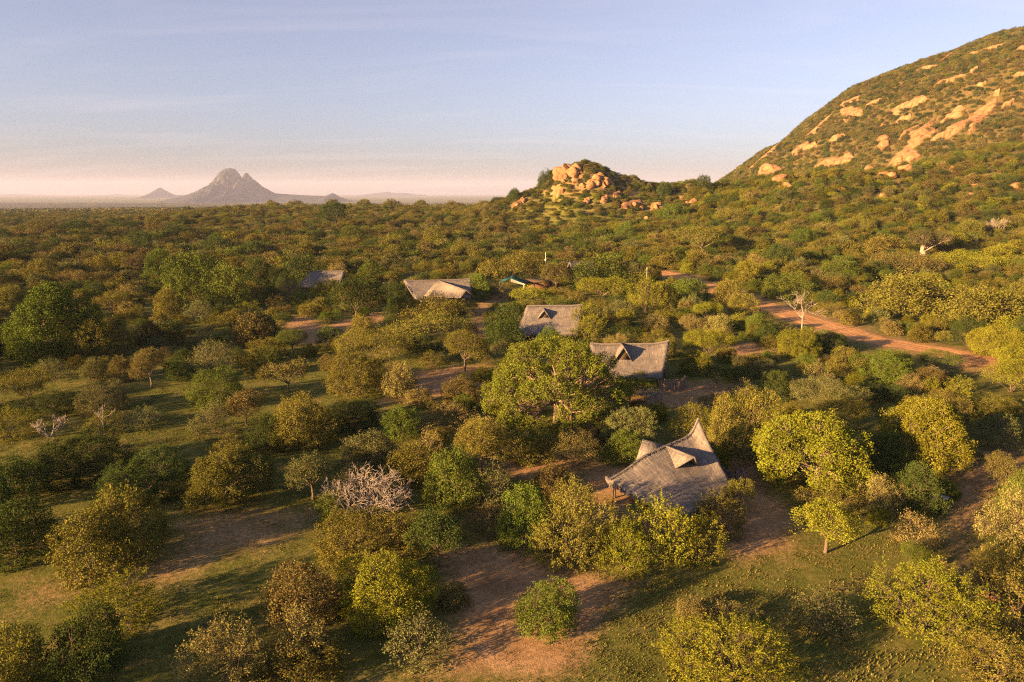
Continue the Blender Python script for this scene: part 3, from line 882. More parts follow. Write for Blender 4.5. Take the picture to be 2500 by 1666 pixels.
while len(STREAKS) < 16:                                    # more bare streaks down the fall line of the dome
    a = math.radians(srng.uniform(150, 262)); r0_ = srng.uniform(60, 330); ln_ = srng.uniform(14, 60)
    p0 = (DOME_C[0] + math.cos(a) * r0_, DOME_C[1] + 1.15 * math.sin(a) * r0_)
    a2 = a + srng.normal(0, 0.05)
    p1 = (DOME_C[0] + math.cos(a2) * (r0_ + ln_), DOME_C[1] + 1.15 * math.sin(a2) * (r0_ + ln_))
    STREAKS.append((p0[0], p0[1], p1[0], p1[1], srng.uniform(3, 8)))
for i, s_ in enumerate(STREAKS):
    slab(s_, 500 + i, slab_root, 1.8)
for i, s_ in enumerate(KOP_SLABS):
    slab(s_[:4] + (s_[4] * 1.3,), 300 + i, kop_root, 2.2)

def rock_mesh(name, seed, squash=0.8):
    r = np.random.default_rng(seed)
    bm = bmesh.new()
    bmesh.ops.create_icosphere(bm, subdivisions=4, radius=1.0)
    v = np.array([p.co[:] for p in bm.verts])
    # chip the ball with planes, then roughen
    for _ in range(11):
        n_ = r.normal(size=3); n_ /= np.linalg.norm(n_)
        d = r.uniform(0.55, 0.88)
        k = v @ n_ - d
        v = v - np.where(k > 0, k, 0)[:, None] * n_ * 0.92
    ph = r.uniform(0, 6, 3)
    v *= (1 + 0.05 * np.sin(4 * v[:, 0] + ph[0]) * np.sin(5 * v[:, 1] + ph[1]) + 0.03 * np.sin(11 * v[:, 2] + 7 * v[:, 0] + ph[2]))[:, None]
    v[:, 2] *= squash
    for p, c in zip(bm.verts, v):
        p.co = c
    me = bpy.data.meshes.new(name)
    bm.to_mesh(me); bm.free()
    me.materials.append(M_ROCK)
    me.polygons.foreach_set('use_smooth', np.ones(len(me.polygons), bool))
    return me
ROCKS = [rock_mesh('boulder_shape', 40 + i, 0.75 + 0.1 * (i % 3)) for i in range(6)]
cliff = empty('rock_outcrop', (CLIFF[0][0], CLIFF[0][1], h1(CLIFF[0][0], CLIFF[0][1])))
tag(cliff, 'cracked orange rock outcrop crowning the small hillock', 'rock')
rr = random.Random(3)
for i, (x, y, r) in enumerate(CLIFF):
    o = link('rock', ROCKS[i % 6], cliff)
    o.location = (x - cliff.location.x, y - cliff.location.y, h1(x, y) + r * 0.15 - cliff.location.z)
    o.scale = (r * 1.6, r * 1.4, r * 1.7)
    o.rotation_euler = (rr.uniform(-.2, .2), rr.uniform(-.2, .2), rr.uniform(0, 6.28))
BOULDER_OBJS = []
for i, (x, y, r) in enumerate(BOULDERS):
    o = link('boulder', ROCKS[(i * 5 + 1) % 6])
    o.location = (x, y, h1(x, y) + r * 0.35)
    k = rr.uniform(0.85, 1.2)
    if 380 < y < 520 and x < 110: r *= 1.45
    elif y > 200: r *= 1.5
    o.scale = (r * k, r / k, r * rr.uniform(0.8, 1.15))
    o.rotation_euler = (rr.uniform(-.25, .25), rr.uniform(-.25, .25), rr.uniform(0, 6.28))
    BOULDER_OBJS.append((o, x, y, r))

# ------------------------------------------------------------------ thatched roofs
def loft_roof(name, ridge, er, el, parent, origin, sag=0.28, thick=0.28, nt=13, seed=0):
    """ridge, er, el: (n,3) curves of the ridge and of the two eaves -> one closed thatch shell"""
    r = np.random.default_rng(seed)
    n_ = len(ridge)
    ts = np.linspace(0, 1, nt)
    cols = []
    for side, e in ((1, er), (-1, el)):
        g = ridge[:, None, :] * (1 - ts)[None, :, None] + e[:, None, :] * ts[None, :, None]
        g[:, :, 2] -= sag * np.sin(np.pi * ts)[None, :]
        # stepped courses and an uneven surface
        g[:, :, 2] += 0.045 * ((np.arange(nt) % 3) - 1)[None, :] * (ts > 0.05)[None, :]
        g[:, :, 2] += r.normal(0, 0.025, (n_, nt)) * (ts > 0.02)[None, :]
        g[:, -1, :2] += r.normal(0, 0.05, (n_, 2)); g[:, -1, 2] += r.normal(0, 0.05, n_)
        cols.append(g)
    top = np.concatenate([cols[1][:, ::-1, :], cols[0][:, 1:, :]], 1)         # left eave .. ridge .. right eave
    m = top.shape[1]
    bot = top.copy(); bot[:, :, 2] -= thick
    v = np.concatenate([top.reshape(-1, 3), bot.reshape(-1, 3)]) - np.array(origin)
    N = n_ * m
    f1 = grid_faces(n_, m)
    f2 = grid_faces(n_, m, N)[:, ::-1]
    i = np.arange(n_ - 1); j = np.arange(m - 1)
    e1 = np.stack([i * m, i * m + N, (i + 1) * m + N, (i + 1) * m], -1)
    e2 = np.stack([i * m + m - 1, (i + 1) * m + m - 1, (i + 1) * m + m - 1 + N, i * m + m - 1 + N], -1)
    e3 = np.stack([j, j + 1, j + 1 + N, j + N], -1)
    b0 = (n_ - 1) * m
    e4 = np.stack([b0 + j, b0 + j + N, b0 + j + 1 + N, b0 + j + 1], -1)
    me = mesh_np(name, v, [f1, f2, e1, e2, e3, e4], M_THATCH, True)
    # uv in metres: u along the ridge, v down the slope
    L = np.concatenate([[0], np.cumsum(np.linalg.norm(np.diff(ridge, axis=0), axis=1))])
    vv = np.abs(np.arange(m) - (nt - 1)) / (nt - 1) * np.linalg.norm(er[0] - ridge[0])
    uv = np.stack([np.repeat(L, m), np.tile(vv, n_)], -1)
    uv = np.concatenate([uv, uv]).astype(np.float32)
    lay = me.uv_layers.new(name='UVMap')
    li2 = np.zeros(len(me.loops), np.int32); me.loops.foreach_get('vertex_index', li2)
    lay.data.foreach_set('uv', uv[li2].ravel())
    return link(name, me, parent)

def fringe(parent, pts, down, n_, seed, out=None):
    """a shaggy edge of straw hanging along a line of points"""
    r = np.random.default_rng(seed); p = np.asarray(pts, float)
    t = np.concatenate([[0], np.cumsum(np.linalg.norm(np.diff(p, axis=0), axis=1))])
    u = r.random(n_) * t[-1]
    q = np.stack([np.interp(u, t, p[:, k]) for k in range(3)], 1) + r.normal(0, 0.03, (n_, 3))
    tg = unit(p[-1] - p[0]) if np.linalg.norm(p[-1] - p[0]) > 0 else np.array([1, 0, 0])
    o_ = np.array(out if out is not None else (0, 0, 0), float)
    dirn = o_ * r.uniform(0.2, 1.0, (n_, 1)) + np.array([0, 0, -1]) * r.uniform(0.3, 1.0, (n_, 1)) + r.normal(0, 0.18, (n_, 3))
    L = down * r.uniform(0.4, 1.25, (n_, 1)); w_ = tg * 0.045
    v = np.stack([q - w_, q + w_, q + w_ * 0.6 + dirn * L, q - w_ * 0.6 + dirn * L], 1).reshape(-1, 3)
    me = mesh_np('straw_fringe', v, [np.arange(4 * n_).reshape(-1, 4)], M_THATCH)
    me.uv_layers.new(name='UVMap').data.foreach_set('uv', r.random(8 * n_).astype(np.float32) * 6)
    fo = link('straw_fringe', me, parent)
    fo['kind'] = 'stuff'
    return fo

def unit(v):
    return v / np.maximum(np.linalg.norm(v, axis=-1, keepdims=True), 1e-9)

def sheet(name, quads, thick, mat, parent, origin, smooth=False):
    """thick sheets from corner lists (each 3 or 4 points)"""
    vs, fs3, fs4, uv = [], [], [], []
    for q in quads:
        q = np.asarray(q, float)
        # subdivide so that the thatch can be uneven
        n_ = np.cross(q[1] - q[0], q[2] - q[0]); n_ /= np.linalg.norm(n_)
        if n_[2] < 0:
            n_ = -n_
        b = len(vs); k = len(q)
        for p in q: vs.append(p)
        for p in q: vs.append(p - n_ * thick)
        for p in list(q) * 2:
            d = p - q[0]; t = (q[1] - q[0]) / np.linalg.norm(q[1] - q[0])
            uv.append((d @ t, np.linalg.norm(d - (d @ t) * t)))
        top = [b + i for i in range(k)]; bot = [b + k + i for i in range(k)][::-1]
        (fs4 if k == 4 else fs3).append(top); (fs4 if k == 4 else fs3).append(bot)
        for i in range(k):
            j = (i + 1) % k
            fs4.append([b + i, b + k + i, b + k + j, b + j])
    faces = [np.array(f) for f in (fs4, fs3) if f]
    me = mesh_np(name, np.array(vs) - np.array(origin), faces, mat, smooth)
    lay = me.uv_layers.new(name='UVMap')
    li2 = np.zeros(len(me.loops), np.int32); me.loops.foreach_get('vertex_index', li2)
    lay.data.foreach_set('uv', np.asarray(uv, np.float32)[li2].ravel())
    return link(name, me, parent)

def curve(pts, n_):
    p = np.asarray(pts, float)
    t = np.concatenate([[0], np.cumsum(np.linalg.norm(np.diff(p, axis=0), axis=1))])
    s = np.linspace(0, t[-1], n_)
    q = np.stack([np.interp(s, t, p[:, k]) for k in range(3)], 1)
    for _ in range(2):
        q[1:-1] = 0.25 * q[:-2] + 0.5 * q[1:-1] + 0.25 * q[2:]
    return q

def post(parent, p0, p1, r, mat, origin, name='post'):
    v, f = tubes([[*p0, *p1, r, r * 0.85]], 8)
    me = mesh_np(name, v - np.array(origin), [f], mat, True)
    return link(name, me, parent)

def box_part(name, parent, origin, c, half, rz, mat):
    v, f = box_np(-half[0], half[0], -half[1], half[1], -half[2], half[2])
    cs, sn = math.cos(rz), math.sin(rz)
    w = v.copy(); w[:, 0] = v[:, 0] * cs - v[:, 1] * sn; w[:, 1] = v[:, 0] * sn + v[:, 1] * cs
    return link(name, mesh_np(name, w + np.array(c) - np.array(origin), [f], mat), parent)

# --- the near tent with the star-shaped roof
def front_tent():
    rp = np.array(FRONT_RIDGE)
    org = (float(rp[3, 0]), float(rp[3, 1]), h1(rp[3, 0], rp[3, 1]))
    root = empty('thatched_tent', org)
    tag(root, 'large grey thatched tent with star-shaped cross gable and upswept peak', 'tent')
    NR = 34
    ridge = curve(rp, NR)
    d = rp[-1] - rp[0]; d[2] = 0; d /= np.linalg.norm(d)
    nrm = np.array([-d[1], d[0], 0])
    er = curve([(13.7, 50.3, 1.55), (15.6, 52.3, 1.3), (17.6, 54.3, 1.15), (19.7, 56.4, 1.25)], NR)
    el = curve([rp[0] + nrm * 1.3 + (0.5, 0.4, -0.35), rp[3] + nrm * 2.9 + (0, 0, -2.9), rp[-1] + nrm * 3.2 + (0.2, 0, -4.7)], NR)
    roof = loft_roof('roof', ridge, er, el, root, org, 0.22, 0.30, 15, 4)
    # ridge capping: a thick combed roll along the crest
    segs = [[*(ridge[i] + (0, 0, 0.02)), *(ridge[i + 1] + (0, 0, 0.02)), 0.11, 0.11] for i in range(NR - 1)]
    v, f = tubes(segs, 7)
    link('ridge_roll', mesh_np('ridge_roll', v - np.array(org), [f], M_THATCH, True), roof)
    O3 = np.array(org)
    fringe(roof, er - O3 - (0, 0, 0.12), 0.32, 520, 1, -nrm * 0.6)
    fringe(roof, np.linspace(rp[0], er[0], 12) - O3 - (0, 0, 0.35), 0.28, 380, 2, -d * 0.5)
    fringe(roof, np.linspace(rp[-1], er[-1], 12) - O3 - (0, 0, 0.3), 0.28, 380, 3, d * 0.5)
    fringe(roof, ridge - O3 + (0, 0, 0.12), 0.22, 420, 4, -nrm * 0.9)
    M = np.array([14.15, 59.32, 4.22])
    # right dormer
    tr = np.array([16.05, 56.25, 4.30]); b1 = np.array([14.55, 56.95, 2.95]); b2 = np.array([16.95, 58.05, 2.75])
    dm = sheet('dormer', [[M, tr, b1], [tr, M, b2]], 0.16, M_THATCH, roof, org)
    # left dormer
    tl = np.array([12.15, 60.15, 4.45]); b3 = np.array([11.35, 58.65, 3.05]); b4 = np.array([13.4, 61.2, 3.0])
    sheet('dormer', [[M, tl, b3], [tl, M, b4]], 0.16, M_THATCH, roof, org)
    # posts, canvas body, doorway, terrace
    zg = org[2]
    def g(p): return np.array([p[0], p[1], h1(p[0], p[1])])
    for a in (rp[0] + d * 0.35, rp[0] - nrm * 3.6 + d * 0.5, rp[0] + nrm * 0.9 + d * 1.4):
        q = g(a); tt = abs((a - rp[0] - d * 0.4) @ nrm)
        post(root, q, (q[0], q[1], 2.35 - 0.22 * tt), 0.10, M_DARKWOOD, org)
    for s, off in ((0.25, -5.7), (0.5, -5.5), (0.8, -5.2)):
        a = rp[0] + (rp[-1] - rp[0]) * s; a = a - nrm * -off if off > 0 else a + nrm * off
        q = g(a); post(root, q, (q[0], q[1], 1.5), 0.09, M_DARKWOOD, org)
    ang = math.atan2(d[1], d[0])
    c = rp[0] + (rp[-1] - rp[0]) * 0.60 - nrm * 1.2; gz = h1(c[0], c[1])
    body = box_part('canvas_body', root, org, (c[0], c[1], gz + 0.9), (3.3, 2.0, 0.9), ang, M_CANVAS)
    fc = c - d * 3.33
    box_part('doorway', body, org, (fc[0] - nrm[0] * 0.4, fc[1] - nrm[1] * 0.4, gz + 0.95), (0.03, 0.55, 0.85), ang, M_DARKWOOD)
    for k in (-1.5, 1.2):
        w_ = fc + nrm * k
        fr = box_part('window', body, org, (w_[0], w_[1], gz + 1.25), (0.03, 0.38, 0.36), ang, M_DARKWOOD)
    tpos = rp[0] + d * 1.9 - nrm * 2.4
    box_part('terrace', root, org, (tpos[0], tpos[1], h1(tpos[0], tpos[1]) + 0.05), (1.9, 2.6, 0.08), ang, M_SCREED)
    mp_ = rp[0] + d * 1.9 - nrm * 2.4
    box_part('door_mat', root, org, (mp_[0], mp_[1], h1(mp_[0], mp_[1]) + 0.16), (0.85, 1.15, 0.02), ang, M_MAT)
    return root
front_tent()

def ridge_tent(label, c, yaw, ridge_x, eave_x, half, zr, ze, dormers=(), seed=1, lift=(0.25, 0.25), long_dormer=None, posts=True):
    """roof in local metres: ridge along x from ridge_x[0] to ridge_x[1]; eaves at y = -half (front) and +half"""
    org = (c[0], c[1], h1(*c))
    root = empty('thatched_tent', org, yaw)
    tag(root, label, 'tent')
    NR = 26
    s = np.linspace(0, 1, NR)
    rx = ridge_x[0] + (ridge_x[1] - ridge_x[0]) * s
    ex = eave_x[0] + (eave_x[1] - eave_x[0]) * s
    zrr = zr + lift[0] * np.clip((0.18 - s) / 0.18, -1, 1).clip(0) ** 1.5 + lift[1] * np.clip((s - 0.78) / 0.22, 0, 1) ** 1.5
    ridge = np.stack([rx, 0 * s, zrr], 1)
    er = np.stack([ex, -half + 0 * s, ze + 0 * s], 1)
    el = np.stack([ex, half + 0 * s, ze + 0 * s], 1)
    roof = loft_roof('roof', ridge, er, el, root, (0, 0, 0), 0.35, 0.28, 12, seed)
    segs = [[*(ridge[i] + (0, 0, 0.02)), *(ridge[i + 1] + (0, 0, 0.02)), 0.15, 0.15] for i in range(NR - 1)]
    v, f = tubes(segs, 7)
    link('ridge_roll', mesh_np('ridge_roll', v, [f], M_THATCH, True), roof)
    fringe(roof, er - (0, 0, 0.1), 0.3, 420, seed, (0, -0.6, 0))
    fringe(roof, np.linspace(ridge[-1], er[-1], 8) - (0, 0, 0.2), 0.28, 200, seed + 1, (0.6, 0, 0))
    fringe(roof, np.linspace(ridge[0], er[0], 8) - (0, 0, 0.2), 0.28, 200, seed + 2, (-0.6, 0, 0))
    fringe(roof, ridge + (0, 0, 0.1), 0.24, 300, seed + 3, (0, -0.9, 0))
    for (dx, ytip, w_, zt, zb, ytop) in dormers:
        a = np.array([dx, ytop, zt + 0.05]); t = np.array([dx, ytip, zt])
        l_ = np.array([dx - w_, ytip + 0.25, zb]); r_ = np.array([dx + w_, ytip + 0.25, zb])
        dm = sheet('dormer', [[a, t, l_], [t, a, r_]], 0.15, M_THATCH, roof, (0, 0, 0))
        sheet('dormer_shade_sheet', [[t + (0, 0.35, -0.18), l_ + (0.15, 0.3, 0.0), r_ + (-0.15, 0.3, 0.0)]], 0.03, M_DARKWOOD, dm, (0, 0, 0))  # dark sheet put in for the shade inside the open gable
    if long_dormer:
        a, t, l_, r_, l2, r2 = [np.array(p, float) for p in long_dormer]
        sheet('dormer', [[a, t, l_, l2], [t, a, r2, r_]], 0.2, M_THATCH, roof, (0, 0, 0))
    bx0, bx1 = eave_x[0] + 1.2, eave_x[1] - 1.2
    box_part('canvas_body', root, (0, 0, 0), ((bx0 + bx1) / 2, 0.3, 1.0), ((bx1 - bx0) / 2, half - 1.6, 1.0), 0, M_CANVAS)
    if posts:
        for px_ in np.linspace(eave_x[0] + 0.4, eave_x[1] - 0.4, 5):
            post(root, (px_, -half + 0.5, -0.1), (px_, -half + 0.5, ze + 0.2), 0.09, M_DARKWOOD, (0, 0, 0))
        for e, x_ in ((0, ridge_x[0] + 0.5), (1, ridge_x[1] - 0.5)):
            post(root, (x_, 0, -0.1), (x_, 0, zr - 0.25), 0.11, M_DARKWOOD, (0, 0, 0))
    return root
# tent beside the reed fence
ridge_tent('grey thatched tent with lit dormer, half hidden behind the giant tree', (16.5, 98.2), 0.03, (-5.0, 6.7), (-4.2, 4.5), 5.2, 5.0, 1.4,
           dormers=[(-0.5, -2.7, 1.45, 5.25, 3.0, 1.2)], seed=11, lift=(0.2, 0.45))
# tent with one triangular dormer
ridge_tent('grey thatched tent with one triangular dormer, ridge facing the camera squarely', (6.4, 128.6), 0.03, (-3.6, 7.1), (-6.0, 5.6), 5.6, 5.7, 1.4,
           dormers=[(-0.4, -2.6, 1.5, 5.35, 3.4, 0.2)], seed=12, lift=(0.0, 0.15))
# tent with the long front gable
ridge_tent('thatched tent with long pointed front gable behind spreading thornbushes', (-18.2, 168.8), 0.20, (-8.6, 8.4), (-6.0, 7.0), 6.0, 5.3, 1.6,
           seed=13, lift=(0.3, 0.2), long_dormer=[(-0.2, 0.4, 5.35), (5.6, -10.5, 4.1), (4.0, -10.0, 2.2), (7.6, -9.2, 2.4), (-4.2, -5.4, 2.2), (3.6, -3.0, 3.0)])
# far dark tent
ridge_tent('dark grey thatched tent farthest left, with hipped open end', (-52.0, 190.0), 0.06, (-4.0, 5.2), (-7.4, 4.6), 5.0, 5.2, 1.6, seed=14, lift=(0.0, 0.0))
# roof edge behind the broad green trees
ridge_tent('small thatched roof mostly hidden behind the broad green trees', (21.5, 212.0), 0.5, (-4.5, 4.5), (-4.2, 4.2), 4.0, 5.6, 1.6, seed=15)

# --- lodge building with green sheet roof
def lodge():
    c = (3.2, 186.0); org = (c[0], c[1], h1(*c))
    root = empty('lodge_shed', org, -0.05)
    tag(root, 'long brown shed with green sheet-metal porch roof among thornbushes', 'building')
    O = (0, 0, 0)
    box_part('wall', root, O, (4.2, 1.6, 1.2), (3.6, 1.6, 1.2), 0, M_BROWNWALL)
    roof2 = sheet('roof', [[(0.3, 1.5, 3.2), (8.2, 1.5, 3.2), (8.2, -0.9, 2.55), (0.3, -0.9, 2.55)], [(8.2, 1.5, 3.2), (0.3, 1.5, 3.2), (0.3, 3.9, 2.55), (8.2, 3.9, 2.55)]], 0.08, M_DARKWOOD, root, O)
    rf = sheet('porch_roof', [[(-3.4, -4.6, 4.0), (-3.4, 2.0, 4.0), (0.6, 2.0, 2.6), (0.6, -4.6, 2.6)], [(-3.4, 2.0, 4.0), (-3.4, -4.6, 4.0), (-6.6, -4.6, 2.7), (-6.6, 2.0, 2.7)]], 0.06, M_GREENROOF, root, O)
    for i in range(14):                                      # raised seams of the sheets
        y = -4.5 + i * 0.5
        post(rf, (-3.4, y, 4.03), (0.6, y, 2.63), 0.03, M_GREENROOF, O, 'seam')
    for x in (-6.2, 0.2):
        for y in (-4.3, 1.7):
            post(root, (x, y, -0.2), (x, y, 2.7), 0.09, M_WHITE if y < 0 else M_DARKWOOD, O)
    for k in range(3):                                       # pale rafters under the eave
        post(root, (-3.3, -4.55, 3.8 - k * 0.3), (0.5, -4.55, 2.45 - k * 0.1), 0.05, M_WHITE, O, 'rafter')
    box_part('doorway', root, O, (2.6, -0.03, 1.0), (0.5, 0.03, 0.95), 0, M_DARKWOOD)
lodge()

# --- lamp poles
def lamp_pole(x, y, h, lampz, label):
    z = h1(x, y)
    root = empty('lamp_pole', (x, y, z))
    tag(root, label, 'lamp pole')
    post(root, (0, 0, -0.2), (0, 0, h), 0.07, M_WHITE, (0, 0, 0), 'pole')
    if not lampz:
        return
    bm = bmesh.new(); bmesh.ops.create_uvsphere(bm, u_segments=12, v_segments=8, radius=0.34)
    for v in bm.verts: v.co.z = v.co.z * 0.75 + lampz
    me = bpy.data.meshes.new('lamp'); bm.to_mesh(me); bm.free(); me.materials.append(M_WHITE)
    link('lamp', me, root)
    post(root, (0, 0, lampz + 0.3), (0.35, 0, lampz + 0.3), 0.05, M_WHITE, (0, 0, 0), 'bracket')
lamp_pole(11.4, 232.0, 6.6, 4.0, 'thin white pole with round lamp behind the green-roofed shed')
lamp_pole(37.6, 190.0, 6.4, 0, 'thin grey pole standing by the dirt road bend')

# --- reed enclosures beside the tents
def reed_fence(label, pts, h, seed):
    p, s = smooth_line(pts, int(np.hypot(*np.diff(np.array(pts), axis=0).T).sum() / 0.22))
    org = (p[0, 0], p[0, 1], h1(*p[0]))
    root = empty('reed_fence', org)
    tag(root, label, 'fence')
    r = np.random.default_rng(seed)
    for i in range(len(p)):
        x, y = p[i]; z = h1(x, y); hh = h * r.uniform(0.82, 1.15)
        tx, ty = r.normal(0, 0.06, 2)
        post(root, (x, y, z - 0.1), (x + tx, y + ty, z + hh), r.uniform(0.08, 0.13), M_REED, org, 'stake')
    for zz in (0.35, 0.75):
        segs = [[p[i, 0], p[i, 1], h1(*p[i]) + h * zz, p[i + 1, 0], p[i + 1, 1], h1(*p[i + 1]) + h * zz, 0.05, 0.05] for i in range(len(p) - 1)]
        v, f = tubes(segs, 5)
        link('rail', mesh_np('rail', v - np.array(org), [f], M_REED, True), root)
reed_fence('pale stake fence round the yard beside the half-hidden tent', [(20.6, 91.6), (22.0, 90.7), (23.6, 91.2), (24.4, 92.6), (24.6, 94.0)], 1.5, 3)
reed_fence('short pale stake fence at the back corner of the star-roofed tent', [(19.9, 61.4), (20.7, 60.5), (21.6, 59.3), (22.2, 60.3), (21.7, 62.0)], 1.25, 4)

# --- grey slab table at the edge of the right-hand clearing
def slab_table():
    x, y = 37.8, 56.2; z = h1(x, y)
    root = empty('stone_table', (x, y, z), 0.3)
    tag(root, 'low grey stone slab propped on pale rock in the bare clearing', 'stone slab')
    rng2 = np.random.default_rng(8)
    a = np.linspace(0, 2 * np.pi, 14, endpoint=False); rad = 0.95 + rng2.normal(0, 0.09, 14)
    ring = np.stack([rad * np.cos(a), 0.62 * rad * np.sin(a)], 1)
    v = np.concatenate([np.c_[ring, np.full(14, 0.62)], np.c_[ring * 1.03, np.full(14, 0.45)], [[0, 0, 0.66]], [[0, 0, 0.45]]])
    i = np.arange(14); j = (i + 1) % 14
    me = mesh_np('slab_top', v, [np.stack([i, i + 14, j + 14, j], -1), np.stack([i, j, np.full(14, 28)], -1), np.stack([j + 14, i + 14, np.full(14, 29)], -1)], M_GREY)
    link('slab_top', me, root)
    for dx in (-0.55, 0.35):
        o = link('support', ROCKS[1], root, (dx, 0.0, 0.2)); o.scale = (0.28, 0.34, 0.42)
slab_table()

# ------------------------------------------------------------------ plants: shapes
def unit(v):
    return v / np.maximum(np.linalg.norm(v, axis=-1, keepdims=True), 1e-9)

def lobe_tips(centers, radii, n_per_area, rng, cen, cull=0.80):
    tips, dirs = [], []
    for c, r in zip(centers, radii):
        r = np.asarray(r)
        area = 4 * np.pi * ((r[0] * r[1]) ** 1.6 / 3 + (r[0] * r[2]) ** 1.6 / 3 + (r[1] * r[2]) ** 1.6 / 3) ** (1 / 1.6)
        k = int(area * n_per_area) + 4
        d = unit(rng.normal(size=(k, 3)))
        d = d[(d @ unit(c - cen + 1e-6) > -0.35) & (d[:, 2] > -0.75)]
        p = c + d * r * (1 - 0.32 * rng.random((len(d), 1)) ** 2)
        tips.append(p); dirs.append(unit(d / r))
    tips = np.concatenate(tips); dirs = np.concatenate(dirs)
    keep = np.ones(len(tips), bool)
    for c, r in zip(centers, radii):
        keep &= (((tips - c) / (np.asarray(r) * cull)) ** 2).sum(1) > 1
    keep |= rng.random(len(tips)) < 0.06
    return tips[keep], dirs[keep]

def skeleton(tips, base, fork_z, r0, rng, n_main=6, stems=1, per_sub=7, lean=0.25):
    segs = []
    tips = np.asarray(tips)
    fork = np.array([base[0], base[1], fork_z])
    # main limbs
    n_main = min(n_main, len(tips))
    idx = [rng.integers(len(tips))]
    d2 = ((tips - tips[idx[0]]) ** 2).sum(1)
    for _ in range(n_main - 1):
        k = int(np.argmax(d2 * rng.uniform(0.6, 1.0, len(tips)))); idx.append(k)
        d2 = np.minimum(d2, ((tips - tips[k]) ** 2).sum(1))
    cen = tips[idx]
    own = ((tips[:, None] - cen[None]) ** 2).sum(-1).argmin(1)
    if stems == 1:
        mid = (base + fork) / 2 + rng.normal(0, 0.04, 3) * (fork_z + 0.3) * [1, 1, 0]
        segs += [[*base, *mid, r0 * 1.25, r0], [*mid, *fork, r0, r0 * 0.85]]
    for m in range(n_main):
        g = tips[own == m]
        if len(g) == 0: continue
        c = g.mean(0)
        st = fork if stems == 1 else base + np.array([rng.normal(0, 0.12), rng.normal(0, 0.12), 0])
        node = st + (c - st) * 0.5 + rng.normal(0, 0.08, 3) * np.linalg.norm(c - st)
        bow = (st + node) / 2 + np.array([0, 0, lean * 0.3 * np.linalg.norm(node - st)]) * rng.uniform(-0.3, 1)
        rm = r0 * 0.6
        segs += [[*st, *bow, rm, rm * 0.85], [*bow, *node, rm * 0.85, rm * 0.65]]
        ns = max(1, len(g) // per_sub)
        si = rng.choice(len(g), ns, replace=False)
        so = ((g[:, None] - g[si][None]) ** 2).sum(-1).argmin(1)
        for q in range(ns):
            gg = g[so == q]
            if len(gg) == 0: continue
            sub = node + (gg.mean(0) - node) * 0.62 + rng.normal(0, 0.06, 3) * np.linalg.norm(gg.mean(0) - node)
            rs2 = max(rm * 0.32, 0.012)
            segs.append([*node, *sub, rm * 0.5, rs2])
            for t in gg:
                segs.append([*sub, *t, rs2 * 0.75, 0.008])
    return np.array(segs)

def leaf_cards(tips, dirs, per, spread, shoot, ln, wd, rng, droop=0.0):
    n_ = len(tips)
    t = np.repeat(tips, per, 0); d = np.repeat(dirs, per, 0)
    k = len(t)
    along = rng.random((k, 1))
    jit = rng.normal(size=(k, 3)) * spread * (1 - 0.35 * along if shoot else 1.0)
    c = t + d * (along - 0.25) * shoot + jit
    c[:, 2] -= droop * (jit ** 2).sum(1) / max(spread, 1e-6)
    nrm = unit(d * 0.55 + np.array([0, 0, 0.35]) + rng.normal(size=(k, 3)) * 0.6)
    a = unit(np.cross(nrm, rng.normal(size=(k, 3))))
    if shoot:
        a = unit(a + 0.8 * d)
    b = unit(np.cross(nrm, a))
    L = ln * rng.uniform(0.65, 1.35, (k, 1)) * 0.5; W = wd * rng.uniform(0.7, 1.3, (k, 1)) * 0.5
    v = np.stack([c - a * L, c + b * W + a * L * 0.15, c + a * L, c - b * W + a * L * 0.15], 1).reshape(-1, 3)
    f = np.arange(4 * k).reshape(-1, 4)
    return v, f

